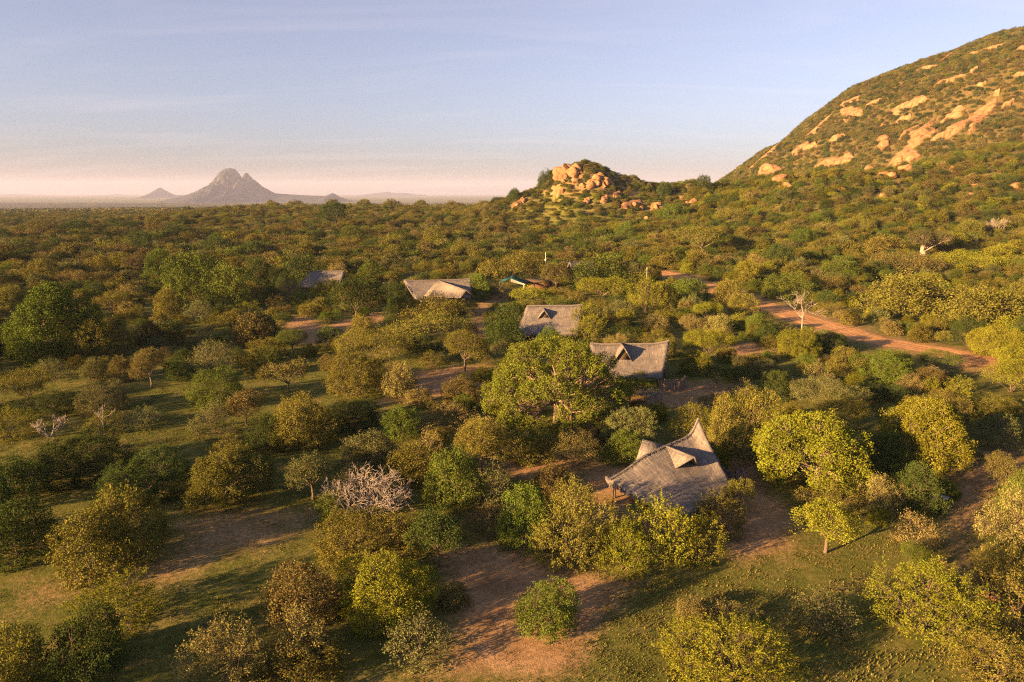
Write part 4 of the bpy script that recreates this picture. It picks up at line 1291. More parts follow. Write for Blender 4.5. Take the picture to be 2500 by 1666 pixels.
SPEC = {  # per, spread, shoot, leaf length, leaf width, tips per m2
    'R': (26, 0.17, 0.24, 0.115, 0.075, 9.0),
    'S': (26, 0.20, 0.32, 0.105, 0.062, 9.0),
    'L': (20, 0.14, 0.48, 0.105, 0.068, 6.5),
    'K': (28, 0.095, 0.80, 0.105, 0.068, 7.5),
    'T': (26, 0.18, 0.26, 0.115, 0.075, 9.0),
    'U': (18, 0.18, 0.25, 0.13, 0.075, 8.5),
    'C': (30, 0.22, 0.14, 0.165, 0.08, 8.0),
}
def plant(form, W, H, seed, leaf=1.0, dens=1.0):
    rng = np.random.default_rng(seed)
    per, spread, shoot, ln, wd, tpa = SPEC[form]
    R = W / 2
    cs, rs = [], []
    if form in 'RLKC':
        n_ = {'R': 15, 'L': 10, 'K': 12, 'C': 18}[form]
        for i in range(n_):
            a = rng.uniform(0, 6.283) if i else 0; q = math.sqrt(rng.random()) * 0.74 if i else 0
            lift = {'C': 0.2}.get(form, 0.14)
            ztop = (0.76 - 0.42 * q * q) * H
            zz = ztop - (rng.random() ** 1.5) * max(ztop - lift * H, 0) * (1.0 if q > 0.35 else 0.4)
            r = R * rng.uniform(0.22, 0.42)
            cs.append((q * R * math.cos(a), q * R * math.sin(a), zz))
            rs.append((r, r, min(r, H * 0.30) * rng.uniform(0.8, 1.15)))
        if True:
            a0 = rng.uniform(0, 6.283)
            for i in range(9 if form == 'R' else 6):              # a skirt of low branches touching the ground
                a = a0 + i * 6.283 / (9 if form == 'R' else 6) + rng.normal(0, 0.2); q = rng.uniform(0.58, 0.74)
                r = R * rng.uniform(0.22, 0.32)
                cs.append((q * R * math.cos(a), q * R * math.sin(a), H * (rng.uniform(0.12, 0.26) + (0.08 if form == 'C' else 0))))
                rs.append((r, r, H * rng.uniform(0.16, 0.24)))
        fork, stems, nm = 0.1, 5, 7
        if form == 'C': fork, stems, nm = H * 0.2, 1, 7
    elif form == 'S':
        for i in range(14):
            a = rng.uniform(0, 6.283); q = math.sqrt(rng.random()) * 0.74
            r = R * rng.uniform(0.24, 0.38)
            zz = H * (0.80 - 0.42 * q * q + rng.normal(0, 0.07))
            cs.append((q * R * math.cos(a), q * R * math.sin(a), max(zz, 0.25 * H)))
            rs.append((r, r, H * rng.uniform(0.14, 0.22)))
        fork, stems, nm = 0.1, 4, 8
    elif form == 'U':
        for i in range(14):
            a = rng.uniform(0, 6.283); q = math.sqrt(rng.random()) * 0.76
            r = R * rng.uniform(0.24, 0.36)
            cs.append((q * R * math.cos(a), q * R * math.sin(a), H * (0.80 - 0.20 * q * q + rng.normal(0, 0.03))))
            rs.append((r, r, H * rng.uniform(0.12, 0.18)))
        fork, stems, nm = H * 0.28, 1, 7
    else:  # T
        for i in range(11):
            a = rng.uniform(0, 6.283); q = math.sqrt(rng.random()) * 0.66
            r = R * rng.uniform(0.30, 0.44)
            cs.append((q * R * math.cos(a), q * R * math.sin(a), H * (0.76 - 0.18 * q * q - 0.26 * rng.random() * (q > 0.3))))
            rs.append((r, r, min(r, H * 0.2)))
        fork, stems, nm = H * 0.30, 1, 6
    cs = np.array(cs)
    cen = np.array([0, 0, H * (0.30 if form in 'RLK' else 0.5)])
    tips, dirs = lobe_tips(cs, rs, tpa * dens / leaf ** 2, rng, cen)
    if form not in 'UT':
        tips[:, 2] = np.maximum(tips[:, 2], 0.12 + 0.1 * rng.random(len(tips)))
    # normalise the extent
    ex = np.percentile(np.hypot(tips[:, 0], tips[:, 1]), 97); ez = np.percentile(tips[:, 2], 99)
    tips[:, :2] *= (R - 0.12) / ex; tips[:, 2] *= (H - 0.12) / ez
    stray = rng.random(len(tips)) < 0.07
    tips[stray] += dirs[stray] * rng.uniform(0.15, 0.55, (int(stray.sum()), 1)) * min(1.0, R / 2.5)
    inner = rng.random(len(tips)) < 0.16
    tips[inner] = cen + (tips[inner] - cen) * rng.uniform(0.45, 0.85, (int(inner.sum()), 1))
    if form == 'K':
        dirs = unit(dirs + np.array([0, 0, 0.55]) + rng.normal(0, 0.25, dirs.shape))
    if form == 'L':
        dirs = unit(dirs + np.array([0, 0, 0.35]) + rng.normal(0, 0.4, dirs.shape))
    lv, lf = leaf_cards(tips, dirs, per, spread * leaf, shoot * leaf, ln * leaf, wd * leaf, rng, 0.25 if form == 'C' else 0.0)
    sub = tips[rng.random(len(tips)) < {'L': 0.9, 'K': 0.5}.get(form, 0.32)]
    sg = skeleton(sub, np.array([0, 0, -0.15]), fork, (0.030 if form in 'TUC' else 0.018) * H ** 0.9 + 0.015, rng, nm, stems)
    return lv, lf, sg

def plant_meshes(tagname, form, W, H, seed, leaf=1.0, dens=1.0, leaf_mat=None, bark=None):
    lv, lf, sg = plant(form, W, H, seed, leaf, dens)
    crown = mesh_np(tagname + '_crown', lv, [lf], leaf_mat or M_LEAF)
    bv, bf = tubes(sg, 4)
    wood = mesh_np(tagname + '_wood', bv, [bf], bark or M_BARK, True)
    return crown, wood, W, H

PROTO = {}
def reg(key, *a, **k):
    PROTO.setdefault(key, []).append(plant_meshes('plant', *a, **k))
# near plants, leaf by leaf
for i in range(3): reg('R0', 'R', 3.2, 2.4, 10 + i)
for i in range(4): reg('R1', 'R', 5.0, 3.6, 20 + i)
for i in range(3): reg('R2', 'R', 8.0, 5.0, 30 + i)
for i in range(2): reg('S1', 'S', 6.5, 3.2, 40 + i)
for i in range(2): reg('S2', 'S', 12.0, 4.6, 45 + i, 1.25)
for i in range(2): reg('K0', 'K', 3.2, 2.8, 50 + i)
for i in range(3): reg('K1', 'K', 4.6, 3.8, 55 + i)
for i in range(2): reg('K2', 'K', 7.0, 4.4, 60 + i)
for i in range(2): reg('L0', 'L', 3.6, 2.6, 65 + i)
for i in range(3): reg('L1', 'L', 5.6, 3.2, 70 + i)
for i in range(3): reg('T1', 'T', 4.4, 4.2, 75 + i, bark=M_PALE if i == 1 else None)
for i in range(2): reg('T2', 'T', 7.6, 6.0, 80 + i)
for i in range(2): reg('U1', 'U', 4.6, 3.4, 85 + i)
for i in range(2): reg('U2', 'U', 13.0, 6.5, 88 + i, 1.6, bark=M_GIANT)
for i in range(2): reg('C2', 'C', 9.0, 6.4, 90 + i, bark=M_PALE)
# farther plants, coarser leaves
for i in range(4): reg('Rf', 'R', 10.0, 6.2, 100 + i, 2.1)
for i in range(2): reg('Sf', 'S', 12.0, 5.0, 105 + i, 2.1)
for i in range(2): reg('Tf', 'T', 11.0, 9.0, 110 + i, 2.2)
for i in range(1): reg('Uf', 'U', 15.0, 8.0, 113 + i, 2.2, 1.4, bark=M_GIANT)
for i in range(1): reg('Cf', 'C', 13.0, 11.0, 116 + i, 1.5)
for i in range(2): reg('Lf', 'L', 7.0, 5.0, 118 + i, 1.5)

def pick(form, W, dep, rnd):
    far = dep > 118
    if form == 'C': key = 'Cf' if far or W > 12 else 'C2'
    elif far: key = {'R': 'Rf', 'S': 'Sf', 'T': 'Tf', 'U': 'Uf', 'L': 'Lf', 'K': 'Lf'}[form]
    elif form == 'R': key = 'R0' if W < 4 else 'R1' if W < 6.4 else 'R2'
    elif form == 'S': key = 'S1' if W < 9 else 'S2'
    elif form == 'K': key = 'K0' if W < 3.8 else 'K1' if W < 5.8 else 'K2'
    elif form == 'L': key = 'L0' if W < 4.5 else 'L1'
    elif form == 'T': key = 'T1' if W < 5.6 else 'T2'
    else: key = 'U1' if W < 8 else 'U2'
    return PROTO[key][rnd.randrange(len(PROTO[key]))]

TINT = {'o': (0.120, 0.116, 0.024), 'g': (0.078, 0.108, 0.018), 'y': (0.140, 0.150, 0.017), 'd': (0.046, 0.066, 0.017),
        'e': (0.112, 0.122, 0.044), 'b': (0.112, 0.098, 0.032), 'p': (0.165, 0.150, 0.050)}
CNAME = {'o': 'olive', 'g': 'green', 'y': 'yellow-green', 'd': 'dark green', 'e': 'grey-green', 'b': 'brownish', 'p': 'pale straw-green'}
FNAME = {'R': ('bush', 'rounded bush'), 'S': ('thornbush', 'spreading thornbush'), 'L': ('bush', 'loose twiggy bush'), 'K': ('bush', 'bush with upright shoots'),
         'T': ('tree', 'small tree'), 'U': ('tree', 'flat-topped thorn tree'), 'C': ('tree', 'leafy clumped tree'), 'D': ('bush', 'leafless dry bush')}
ONAME = {'R': 'bush', 'S': 'thornbush', 'L': 'bush', 'K': 'bush', 'T': 'tree', 'U': 'thorn_tree', 'C': 'leafy_tree'}
GROUP = {'bush': 'bushes of the savanna scrub', 'thornbush': 'spreading thornbushes of the scrub', 'tree': 'trees scattered through the scrub'}

# ------------------------------------------------------------------ dead wood
def dead_segments(seed, length, r0, depth, stems=1, spread=0.7, up=0.25, kids=(2, 4)):
    rnd = random.Random(seed); segs = []
    def grow(p, d, L, r, lv):
        n_ = 3; q = p
        for i in range(n_):
            d = (d + Vector((rnd.gauss(0, .16), rnd.gauss(0, .16), rnd.gauss(0.02, .14)))).normalized()
            e = q + d * (L / n_)
            segs.append([*q, *e, r * (1 - 0.22 * i), r * (1 - 0.22 * (i + 1))])
            if lv > 0 and i > 0:
                for _ in range(rnd.randint(*kids) if i == n_ - 1 else rnd.randint(0, 2)):
                    nd = (d + Vector((rnd.gauss(0, spread), rnd.gauss(0, spread), rnd.gauss(up, spread * 0.6)))).normalized()
                    grow(e, nd, L * rnd.uniform(0.5, 0.8), r * 0.5, lv - 1)
            q = e
    for s in range(stems):
        a = rnd.uniform(0, 6.28); tilt = 0.15 if stems == 1 else rnd.uniform(0.4, 1.1)
        grow(Vector((0, 0, -0.1)), Vector((math.cos(a) * tilt, math.sin(a) * tilt, 1)).normalized(), length, r0, depth)
    return np.array(segs)

def wood_object(name, label, cat, x, y, W, H, segs, mat, group=None):
    s = segs.copy()
    pts = np.concatenate([s[:, :3], s[:, 3:6]])
    ex = np.percentile(np.hypot(pts[:, 0], pts[:, 1]), 98); ez = pts[:, 2].max()
    for k in (0, 3):
        s[:, k:k + 2] *= (W / 2) / ex; s[:, k + 2] *= H / ez
    s[:, 6:] = np.maximum(s[:, 6:], 0.014)
    thick = s[:, 6] > np.percentile(s[:, 6], 90)
    root = empty(name, (x, y, h1(x, y)))
    v, f = tubes(s[thick], 6); link('trunk', mesh_np('trunk', v, [f], mat, True), root)
    v, f = tubes(s[~thick], 4); link('branches', mesh_np('branches', v, [f], mat, True), root)
    tag(root, label, cat, group)
    return root
def tangle_segments(seed):
    rnd = random.Random(seed); segs = []
    for k in range(46):
        s = dead_segments(900 + k, rnd.uniform(0.7, 1.1), rnd.uniform(0.03, 0.055), 3, 1, 0.75, -0.12, (1, 3))
        a = rnd.uniform(0, 6.28); R = math.sqrt(rnd.random()) * 1.9
        tilt = Vector((math.cos(a) * R * 0.5, math.sin(a) * R * 0.5, 0.9)).normalized()
        Q = np.array(Vector((0, 0, 1)).rotation_difference(tilt).to_matrix())
        off = np.array([math.cos(a) * R * 0.7, math.sin(a) * R * 0.7, rnd.uniform(0.2, 1.3) * (1 - R / 2.6)])
        for q in (0, 3): s[:, q:q + 3] = s[:, q:q + 3] @ Q.T + off
        segs.append(s); segs.append(np.array([[0, 0, -0.1, *off, 0.07, 0.05]]))
    return np.concatenate(segs)
wood_object('dead_tree', 'bleached leafless thorn tangle among the foreground bushes', 'dead tree', -12.3, 54.8, 8.2, 4.3, tangle_segments(3), M_DEAD)
wood_object('dead_tree', 'bare pale dead tree standing beside the dirt road', 'dead tree', 55.6, 128.6, 9.0, 8.6, dead_segments(8, 3.0, 0.20, 4, 1, 0.65, 0.3, (2, 4)), M_DEAD)
wood_object('dead_bush', 'small pinkish dead bush on the grass at far left', 'dead bush', -51.8, 72.6, 3.9, 2.4, dead_segments(5, 1.4, 0.10, 3, 4, 0.6, 0.2), M_DEAD)
wood_object('dead_sapling', 'thin crooked dead sapling beside the pinkish dead bush', 'dead tree', -46.2, 73.4, 2.6, 3.4, dead_segments(14, 1.6, 0.09, 2, 1, 0.7, 0.1, (1, 3)), M_DEAD)
DRY = {(17.9, 84.2): 'wispy leafless dry bush on bare earth in front of the fenced tent',
       (198.4, 280.6): 'pinkish leafless bush on the slope under the big hill',
       (61.9, 96.8): 'small pinkish leafless bush between bright bushes near the road'}

# ------------------------------------------------------------------ the giant tree and the baobab
def giant_tree():
    x, y = 5.1, 77.5
    root = empty('giant_tree', (x, y, h1(x, y)))
    tag(root, 'giant spreading tree with pale twisted limbs beside the thatched tents', 'tree')
    rng = np.random.default_rng(77)
    cs, rs = [], []
    # dome of clumps with an opening towards the lower front where the limbs show
    tries = 0
    while len(cs) < 50 and tries < 4000:
        tries += 1
        a = rng.uniform(0, 6.283); el = math.asin(rng.uniform(-0.12, 1.0))
        dx, dy, dz = math.cos(a) * math.cos(el), math.sin(a) * math.cos(el), math.sin(el)
        p = np.array([dx * 7.4, dy * 6.8, 2.7 + dz * 6.4])
        if dy < -0.42 and -0.22 < dx < 0.30 and 0.18 < dz < 0.46: continue
        if dy < -0.3 and dz < 0.10 and dx > -0.3: continue
        if any(np.linalg.norm(p - c) < 1.65 for c in cs): continue
        r = rng.uniform(1.0, 1.75)
        cs.append(p * [1, 1, 1] * rng.uniform(0.9, 1.07)); rs.append((r, r, r * 0.8))
    for q in ((-5.2, -3.2, 2.1), (-3.4, -5.2, 1.9), (-6.4, 0.2, 2.2), (-1.4, -5.9, 1.7), (3.8, -5.0, 2.2), (5.8, -2.4, 2.4), (-4.4, -1.6, 4.0), (1.4, -6.2, 1.4)):
        r = rng.uniform(1.1, 1.6); cs.append(np.array(q)); rs.append((r, r, r * 0.8))
    cs = np.array(cs)
    tips, dirs = lobe_tips(cs, rs, 7.0, rng, np.array([0, 0, 4.0]), 0.72)
    lv, lf = leaf_cards(tips, dirs, 18, 0.20, 0.24, 0.16, 0.10, rng)
    crown = link('crown', mesh_np('giant_crown', lv, [lf], M_LEAF), root)
    crown.color = (0.115, 0.138, 0.020, 1)
    sub = tips[rng.random(len(tips)) < 0.22]
    sg = skeleton(sub, np.array([0.2, 0.2, -0.2]), 2.6, 0.36, rng, 12, 1, 8, 0.5)
    big = sg[:, 6] > 0.09
    v, f = tubes(sg[big], 7); tr = link('trunk', mesh_np('trunk', v, [f], M_GIANT, True), root)
    v, f = tubes(sg[~big], 4); link('branches', mesh_np('branches', v, [f], M_GIANT, True), root)
    # bare pale limbs hanging on the sunny front
    for i, (px_, py_, pz_, d, L) in enumerate([(1.6, -3.2, 3.4, (0.2, -0.8, -0.5), 2.6), (-2.6, -3.4, 3.4, (-0.8, -0.6, 0.15), 2.6), (4.2, -2.6, 3.6, (0.8, -0.5, -0.1), 2.8), (-0.6, -2.4, 5.2, (-0.5, -0.8, 0.35), 2.8), (0.3, -4.6, 2.6, (0.0, -0.9, 0.1), 1.8), (2.2, -2.4, 5.6, (0.6, -0.7, 0.4), 2.4), (5.0, -1.0, 3.0, (0.9, -0.3, -0.25), 2.4)]):
        ds = dead_segments(60 + i, L * 0.45, 0.065, 3, 1, 0.6, 0.05, (2, 3))
        dv = Vector(d).normalized(); q = Vector((0, 0, 1)).rotation_difference(dv).to_matrix()
        Q = np.array(q)
        for k in (0, 3): ds[:, k:k + 3] = ds[:, k:k + 3] @ Q.T + np.array([px_, py_, pz_])
        ds[:, 6:] = np.maximum(ds[:, 6:], 0.025)
        s0 = np.array([[0.2, 0.1, 2.6, px_ * 0.5, py_ * 0.45, (2.6 + pz_) / 2 + 0.3, 0.13, 0.10], [px_ * 0.5, py_ * 0.45, (2.6 + pz_) / 2 + 0.3, px_, py_, pz_, 0.10, 0.07]])
        v, f = tubes(np.concatenate([s0, ds]), 5)
        link('bare_limb', mesh_np('bare_limb', v, [f], M_PALE, True), root)
giant_tree()

def baobab(x, y, W, H, label):
    root = empty('baobab', (x, y, h1(x, y)))
    tag(root, label, 'tree')
    prof = [(0, 0.085), (0.08, 0.065), (0.25, 0.06), (0.45, 0.052), (0.6, 0.035)]
    segs = [[0, 0, a[0] * H - 0.3 * (i == 0), 0, 0, b_[0] * H, a[1] * W, b_[1] * W] for i, (a, b_) in enumerate(zip(prof[:-1], prof[1:]))]
    v, f = tubes(segs, 10); link('trunk', mesh_np('trunk', v, [f], M_PALE, True), root)
    lv, lf, sg = plant('U', W, H, 515, 1.9, 1.9)
    link('crown', mesh_np('baobab_crown', lv, [lf], M_LEAF), root).color = (0.075, 0.075, 0.026, 1)
    sg[:, 6:] *= 2.2
    v, f = tubes(sg, 4); link('branches', mesh_np('branches', v, [f], M_PALE, True), root)
baobab(148.6, 248.0, 18.0, 10.5, 'stout pale-trunked baobab standing on the slope below the hill')

# ------------------------------------------------------------------ where plants stand
PL = []   # form, colour, x, y, W, H, digitised
for (f, c, x, y, W, H) in TREES:
    k = (1.02 if x < -18 else 1.07) if y < 120 else 1.06
    PL.append([f, c, x, y, W * k, H * (0.92 if f == 'K' else 1.0), True])
rnd = random.Random(11)
rng = np.random.default_rng(23)
CLEAR = [np.array(p) for p in BARE + OPEN]
TENTS = [(14.0, 57.5, 8.0), (16.5, 96.0, 8.0), (6.4, 126.5, 8.0), (-17.5, 165.5, 10.5), (-53.0, 186.0, 9.5), (2.5, 184.0, 7.0), (5.1, 77.5, 6.5), (22.3, 92.5, 3.0), (148.6, 248.0, 6.0), (37.8, 56.2, 1.8), (-12.3, 54.8, 3.0), (55.6, 128.6, 3.5)]
cell = {}
def key(x, y): return (int(x // 8), int(y // 8))
def put(x, y, W): cell.setdefault(key(x, y), []).append((x, y, W))
def clash(x, y, W, k=0.40):
    i, j = key(x, y)
    for a in range(i - 2, i + 3):
        for b_ in range(j - 2, j + 3):
            for (u, v, w) in cell.get((a, b_), ()):
                if (u - x) ** 2 + (v - y) ** 2 < (k * (W + w)) ** 2: return True
    return False
for p in PL: put(p[2], p[3], p[4])
def screen(x, y):
    z = height(x, y)
    p = math.radians(PITCH)
    dep = y * math.cos(p) - (z - CAM_Z) * math.sin(p)
    return 1250 + 1667 * x / np.maximum(dep, 1), dep
# scrub within 230 m, kept out of clearings, tents and the road
N = 26000
cx = rng.uniform(-230, 230, N); cy = rng.uniform(-70, 235, N)
fr_w = 0.80 * np.maximum(cy, 0) + 14
ok = (cx < fr_w + 6) & (cx > -fr_w - 75) & ((cy > 37) | (cx < -0.9 * np.maximum(cy, 0) - 12)) & (np.hypot(cx, cy) > 12)
for poly in CLEAR:
    ok &= poly_dist(cx, cy, poly) < 0.8
ok &= (line_dist(cx, cy, ROAD) > 5.2) & (line_dist(cx + 2.0, cy + 6.5, ROAD) > 5.5) & (line_dist(cx + 6.0, cy + 3.0, ROAD) > 4.5) & ((line_dist(cx + 10.5, cy + 5.0, ROAD) > 4.5) | (rng.random(N) < 0.35)) & ((line_dist(cx + 15.0, cy + 7.0, ROAD) > 4.0) | (rng.random(N) < 0.5))
for (tx, ty, tr) in TENTS:
    ok &= np.hypot(cx - tx, cy - ty) > tr
dens = 0.5 + 0.5 * bumps(cx, cy, 13.0)
leftgrass = sm(-5, -25, cx) * (1 - sm(80, 115, cy))
ok &= rng.random(N) < np.where(leftgrass > 0.5, 0.01 + 0.08 * dens ** 2, 0.7)
FILL = []
for x, y in zip(cx[ok], cy[ok]):
    d = math.hypot(x, y)
    W = rnd.uniform(1.3, 3.6) + 2.6 * rnd.random() ** 2 * min(1, d / 110) + 2.5 * max(0, (d - 130) / 100) * rnd.random()
    infr = y > 24 and abs(x) < 0.76 * y
    if not infr: W = rnd.uniform(4, 8.5)
    if not infr and x < 0 and rnd.random() < 0.4: continue
    if clash(x, y, W, 0.46 if d < 130 else 0.40): continue
    put(x, y, W)
    H = W * rnd.uniform(0.5, 0.78)
    if x < -0.76 * y - 3 and y < 60: H = W * rnd.uniform(0.85, 1.2)  # unseen scrub left of the frame, made taller to shade the foreground
    right = x > 12
    f = rnd.choices('RSLK', [5, 2.4, 2.4, 0.8])[0]
    c = rnd.choices('ogydebp', [4, 3, 2.2, 2.2, 2, 1, 1.4] if right else [5, 2, 0.8, 3, 2.4, 2, 1])[0]
    FILL.append([f, c, x, y, W, H, False])
# the biggest-looking of the fill become plants of their own
def apparent(p):
    sx, dep = screen(p[2], p[3])
    if dep < 20 or not (-30 < sx < 2530) or p[3] < 26: return -1
    return p[4] / dep
FILL.sort(key=apparent, reverse=True)
n_bush = sum(1 for p in PL if p[0] in 'RLK')
take = FILL[:95]
take = [p for p in take if apparent(p) > 0]
PL += take
rest = [p for p in FILL if p not in take]

# ------------------------------------------------------------------ individuals with their labels
LANDMARK = [  # world spot, wording
    (14.5, 57.0, 2, 'the star-roofed tent'), (18.0, 96.0, 2, 'the fenced tent'), (6.5, 127.0, 3, 'the tent with triangular dormer'),
    (-17.0, 165.0, 3, 'the long-gabled tent'), (-52.0, 187.0, 3, 'the far dark tent'), (0.5, 184.0, 3, 'the green-roofed shed'),
    (5.1, 77.5, 5, 'the giant tree'), (-12.3, 54.8, 2, 'the bleached thorn tangle'), (55.6, 128.6, 4, 'the roadside dead tree'),
    (148.6, 248.0, 5, 'the baobab'), (43.0, 445.0, 40, 'the rocky hillock'), (37.8, 56.2, 0, 'the grey stone slab'),
    (-51.8, 72.6, 1, 'the pinkish dead bush'), (28.6, 60.1, 4, 'the biggest yellow-green leafy tree'), (-74.7, 109.3, 6, 'the tall leafy tree at far left'),
    (2.0, 38.7, 1, 'the lone green bush in the foreground'), (-25.5, 39.2, 1, 'the lower left yellow-green bush'), (120.0, 330.0, 20, 'the foot of the big hill'),
    (24.0, 47.6, 2, 'the white-stemmed little tree'), (33.2, 42.0, 0.5, 'the pale foreground boulders'), (-101.3, 398.8, 8, 'the tall lone tree below the mountain'),
    (72.0, 166.0, 0, 'the dirt road'), (-160.0, 320.0, 4, 'the dark wood at left')]
LMPX = [(to_px(x, y, h1(x, y) + z), t) for x, y, z, t in LANDMARK]
ORD = ['', 'second ', 'third ', 'fourth ', 'fifth ', 'sixth ', 'seventh ', 'eighth ', 'ninth ', 'tenth ', 'eleventh ', 'twelfth ', 'thirteenth ', 'fourteenth ', 'fifteenth ']
FIXED = {(28.6, 60.1): 'biggest yellow-green leafy tree, right of the star-roofed tent', (41.6, 64.5): 'bright yellow-green leafy tree beyond the biggest leafy one',
         (-74.7, 109.3): 'tall green leafy tree at far left above the grassy lane', (2.0, 38.7): 'lone round green bush on bare foreground earth',
         (24.0, 47.6): 'little yellow-green tree with forked white stem in grass', (-101.3, 398.8): 'tall dark lone tree rising below the far mountain',
         (-25.5, 39.2): 'lower left yellow-green bush beside the shaded grass', (73.9, 266.6): 'wide flat-topped thorn tree with pale stems beyond the road',
         (-25.6, 57.1): 'lumpy sunlit olive tree, dark on its right side', (-5.4, 45.5): 'dark small tree with short trunk beside foreground bare earth'}
ROOTS = []
for p in PL:
    f, c, x, y, W, H, dig = p
    z = h1(x, y)
    px_, py_, dep = to_px(x, y, z + H * 0.5)
    if f == 'D':
        wood_object('dry_bush', min(DRY.items(), key=lambda kv: math.hypot(kv[0][0] - x, kv[0][1] - y))[1], 'bush', x, y, W, H, dead_segments(int(abs(x * 7)), 1.2, 0.07, 3, 9, 0.4, 0.5), M_DEAD)
        continue
    crown_me, wood_me, w0, hh0 = pick(f, W, dep, rnd)
    root = empty(ONAME[f], (x, y, z), rnd.uniform(0, 6.283))
    root.scale = (W / w0, W / w0, H / hh0)
    wd = link('trunk' if f in 'TUC' else 'stems', wood_me, root)
    cr = link('crown', crown_me, root)
    t = TINT[c]; v = rnd.uniform(0.85, 1.18); g = rnd.uniform(0.93, 1.07)
    cr.color = (t[0] * v, t[1] * v * g, t[2] * v, 1)
    ROOTS.append((root, f, c, x, y, px_, py_, W))
desc = {}
for k, (root, f, c, x, y, px_, py_, W) in enumerate(ROOTS):
    fx = FIXED.get((x, y))
    cat, noun = FNAME[f]
    root['category'] = 'tree' if cat == 'tree' else 'bush'
    root['group'] = GROUP[cat]
    if fx:
        root['label'] = fx
        continue
    best = min(LMPX, key=lambda m: math.hypot(m[0][0] - px_, 1.5 * (m[0][1] - py_)))
    dx, dy = px_ - best[0][0], py_ - best[0][1]
    dist = math.hypot(dx, dy)
    if abs(dx) > abs(dy) * 1.2:
        rel = 'right of' if dx > 0 else 'left of'
    elif dy > 0:
        rel = 'in front of'
    else:
        rel = 'behind'
    desc.setdefault((CNAME[c], noun, rel, best[1]), []).append((dist, root))
for (cn, noun, rel, lm), lst in desc.items():
    lst.sort(key=lambda q: q[0])
    for i, (d, root) in enumerate(lst):
        if len(lst) == 1:
            root['label'] = '%s %s %s %s' % (cn, noun, rel, lm)
        elif i == 0:
            root['label'] = 'nearest %s %s %s %s' % (cn, noun, rel, lm)
        else:
            root['label'] = '%s%s %s %s %s' % (ORD[min(i, 14)], cn, noun, rel, lm)
# boulders
bd = {}
for (o, x, y, r) in BOULDER_OBJS:
    tag(o, '', 'boulder', 'boulders on the hills and clearings')
    px_, py_, dep = to_px(x, y, h1(x, y))
    if dep > 300:
        lm = 'the rocky hillock' if px_ < 1700 else 'the big hill slope'
        cxp, cyp = (1420, 470) if px_ < 1700 else (2100, 420)
    elif dep > 75: lm, cxp, cyp = 'scrub below the dirt road', 2020, 940
    else: lm, cxp, cyp = 'the right foreground track', 2400, 1430
    bd.setdefault(lm, []).append((px_, o))
for lm, lst in bd.items():
    lst.sort(key=lambda q: q[0])
    for i, (px_, o) in enumerate(lst):
        tone = 'pale' if 'track' in lm or 'scrub' in lm else 'orange'
        prep = 'beside' if 'track' in lm else 'in' if 'scrub' in lm else 'on'
        ones = ['', 'first', 'second', 'third', 'fourth', 'fifth', 'sixth', 'seventh', 'eighth', 'ninth', 'tenth', 'eleventh', 'twelfth', 'thirteenth', 'fourteenth', 'fifteenth', 'sixteenth', 'seventeenth', 'eighteenth', 'nineteenth']
        k = i + 1
        nth = ones[k] if k < 20 else {2: 'twent', 3: 'thirt', 4: 'fort'}[k // 10] + ('ieth' if k % 10 == 0 else 'y-' + ones[k % 10])
        o['label'] = '%s granite boulder %s %s, %s from the left' % (tone, prep, lm, nth)

# ------------------------------------------------------------------ the mass of scrub (nobody could count it)
scrub_col = bpy.data.collections.new('scrub_forms')
SC = []
def scrub_form(me):
    o = bpy.data.objects.new('scrub_form_%03d' % len(SC), me)
    scrub_col.objects.link(o); SC.append(o); return len(SC) - 1
near_ids, far_ids, tiny_ids, patch_ids = [], [], [], []
for i in range(5):
    near_ids.append(scrub_form(plant_meshes('scrub', 'RSRLK'[i], 5.0, 3.2, 200 + i, 1.35, 1.0, M_SCRUB)[0]))
for i in range(7):
    far_ids.append(scrub_form(plant_meshes('scrub', 'RSRSTRL'[i], 6.0, 4.0, 210 + i, 2.3, 1.0, M_SCRUB)[0]))
for i in range(4):
    tiny_ids.append(scrub_form(plant_meshes('scrub', 'RSRT'[i], 6.0, 4.0, 220 + i, 4.0, 1.1, M_SCRUB)[0]))
def patch_mesh(seed):
    r = np.random.default_rng(seed); V, Fq, off = [], [], 0
    for i in range(34):
        W = r.uniform(5, 11); H = W * r.uniform(0.45, 0.7)
        k = 26
        d = unit(r.normal(size=(k, 3))); d[:, 2] = np.abs(d[:, 2]) * 1.2 - 0.1
        c = np.array([r.uniform(-26, 26), r.uniform(-26, 26), 0])
        tips = c + d * [W / 2, W / 2, H]
        lv, lf = leaf_cards(tips, unit(d), 2, W * 0.09, 0, W * 0.36, W * 0.24, r)
        V.append(lv); Fq.append(lf + off); off += len(lv)
    return mesh_np('scrub_patch', np.concatenate(V), [np.concatenate(Fq)], M_SCRUB)
for i in range(4):
    patch_ids.append(scrub_form(patch_mesh(240 + i)))

P_xyz, P_scl, P_rot, P_idx, P_tint = [], [], [], [], []
def add_scrub(x, y, z, sx, sz, idx, tint):
    P_xyz.append((x, y, z)); P_scl.append((sx, sx, sz)); P_rot.append(rnd.uniform(0, 6.283)); P_idx.append(idx); P_tint.append(tint)
def tint_of(c):
    t = TINT[c]; v = rnd.uniform(0.6, 1.12); g = rnd.uniform(0.90, 1.04)
    return (t[0] * v, t[1] * v * g, t[2] * v)
for (f, c, x, y, W, H, _) in rest:
    d = math.hypot(x, y)
    idx = near_ids[{'R': rnd.choice((0, 2)), 'S': 1, 'L': 3, 'K': 4}[f]] if d < 130 else far_ids[rnd.randrange(7)]
    w0, hh0 = (5.0, 3.2) if d < 130 else (6.0, 4.0)
    add_scrub(x, y, h1(x, y), W / w0, H / hh0, idx, tint_of(c))
ROCK_SPOTS = [(x, y, r) for (x, y, r) in BOULDERS] + [(x, y, r) for (x, y, r) in CLIFF]
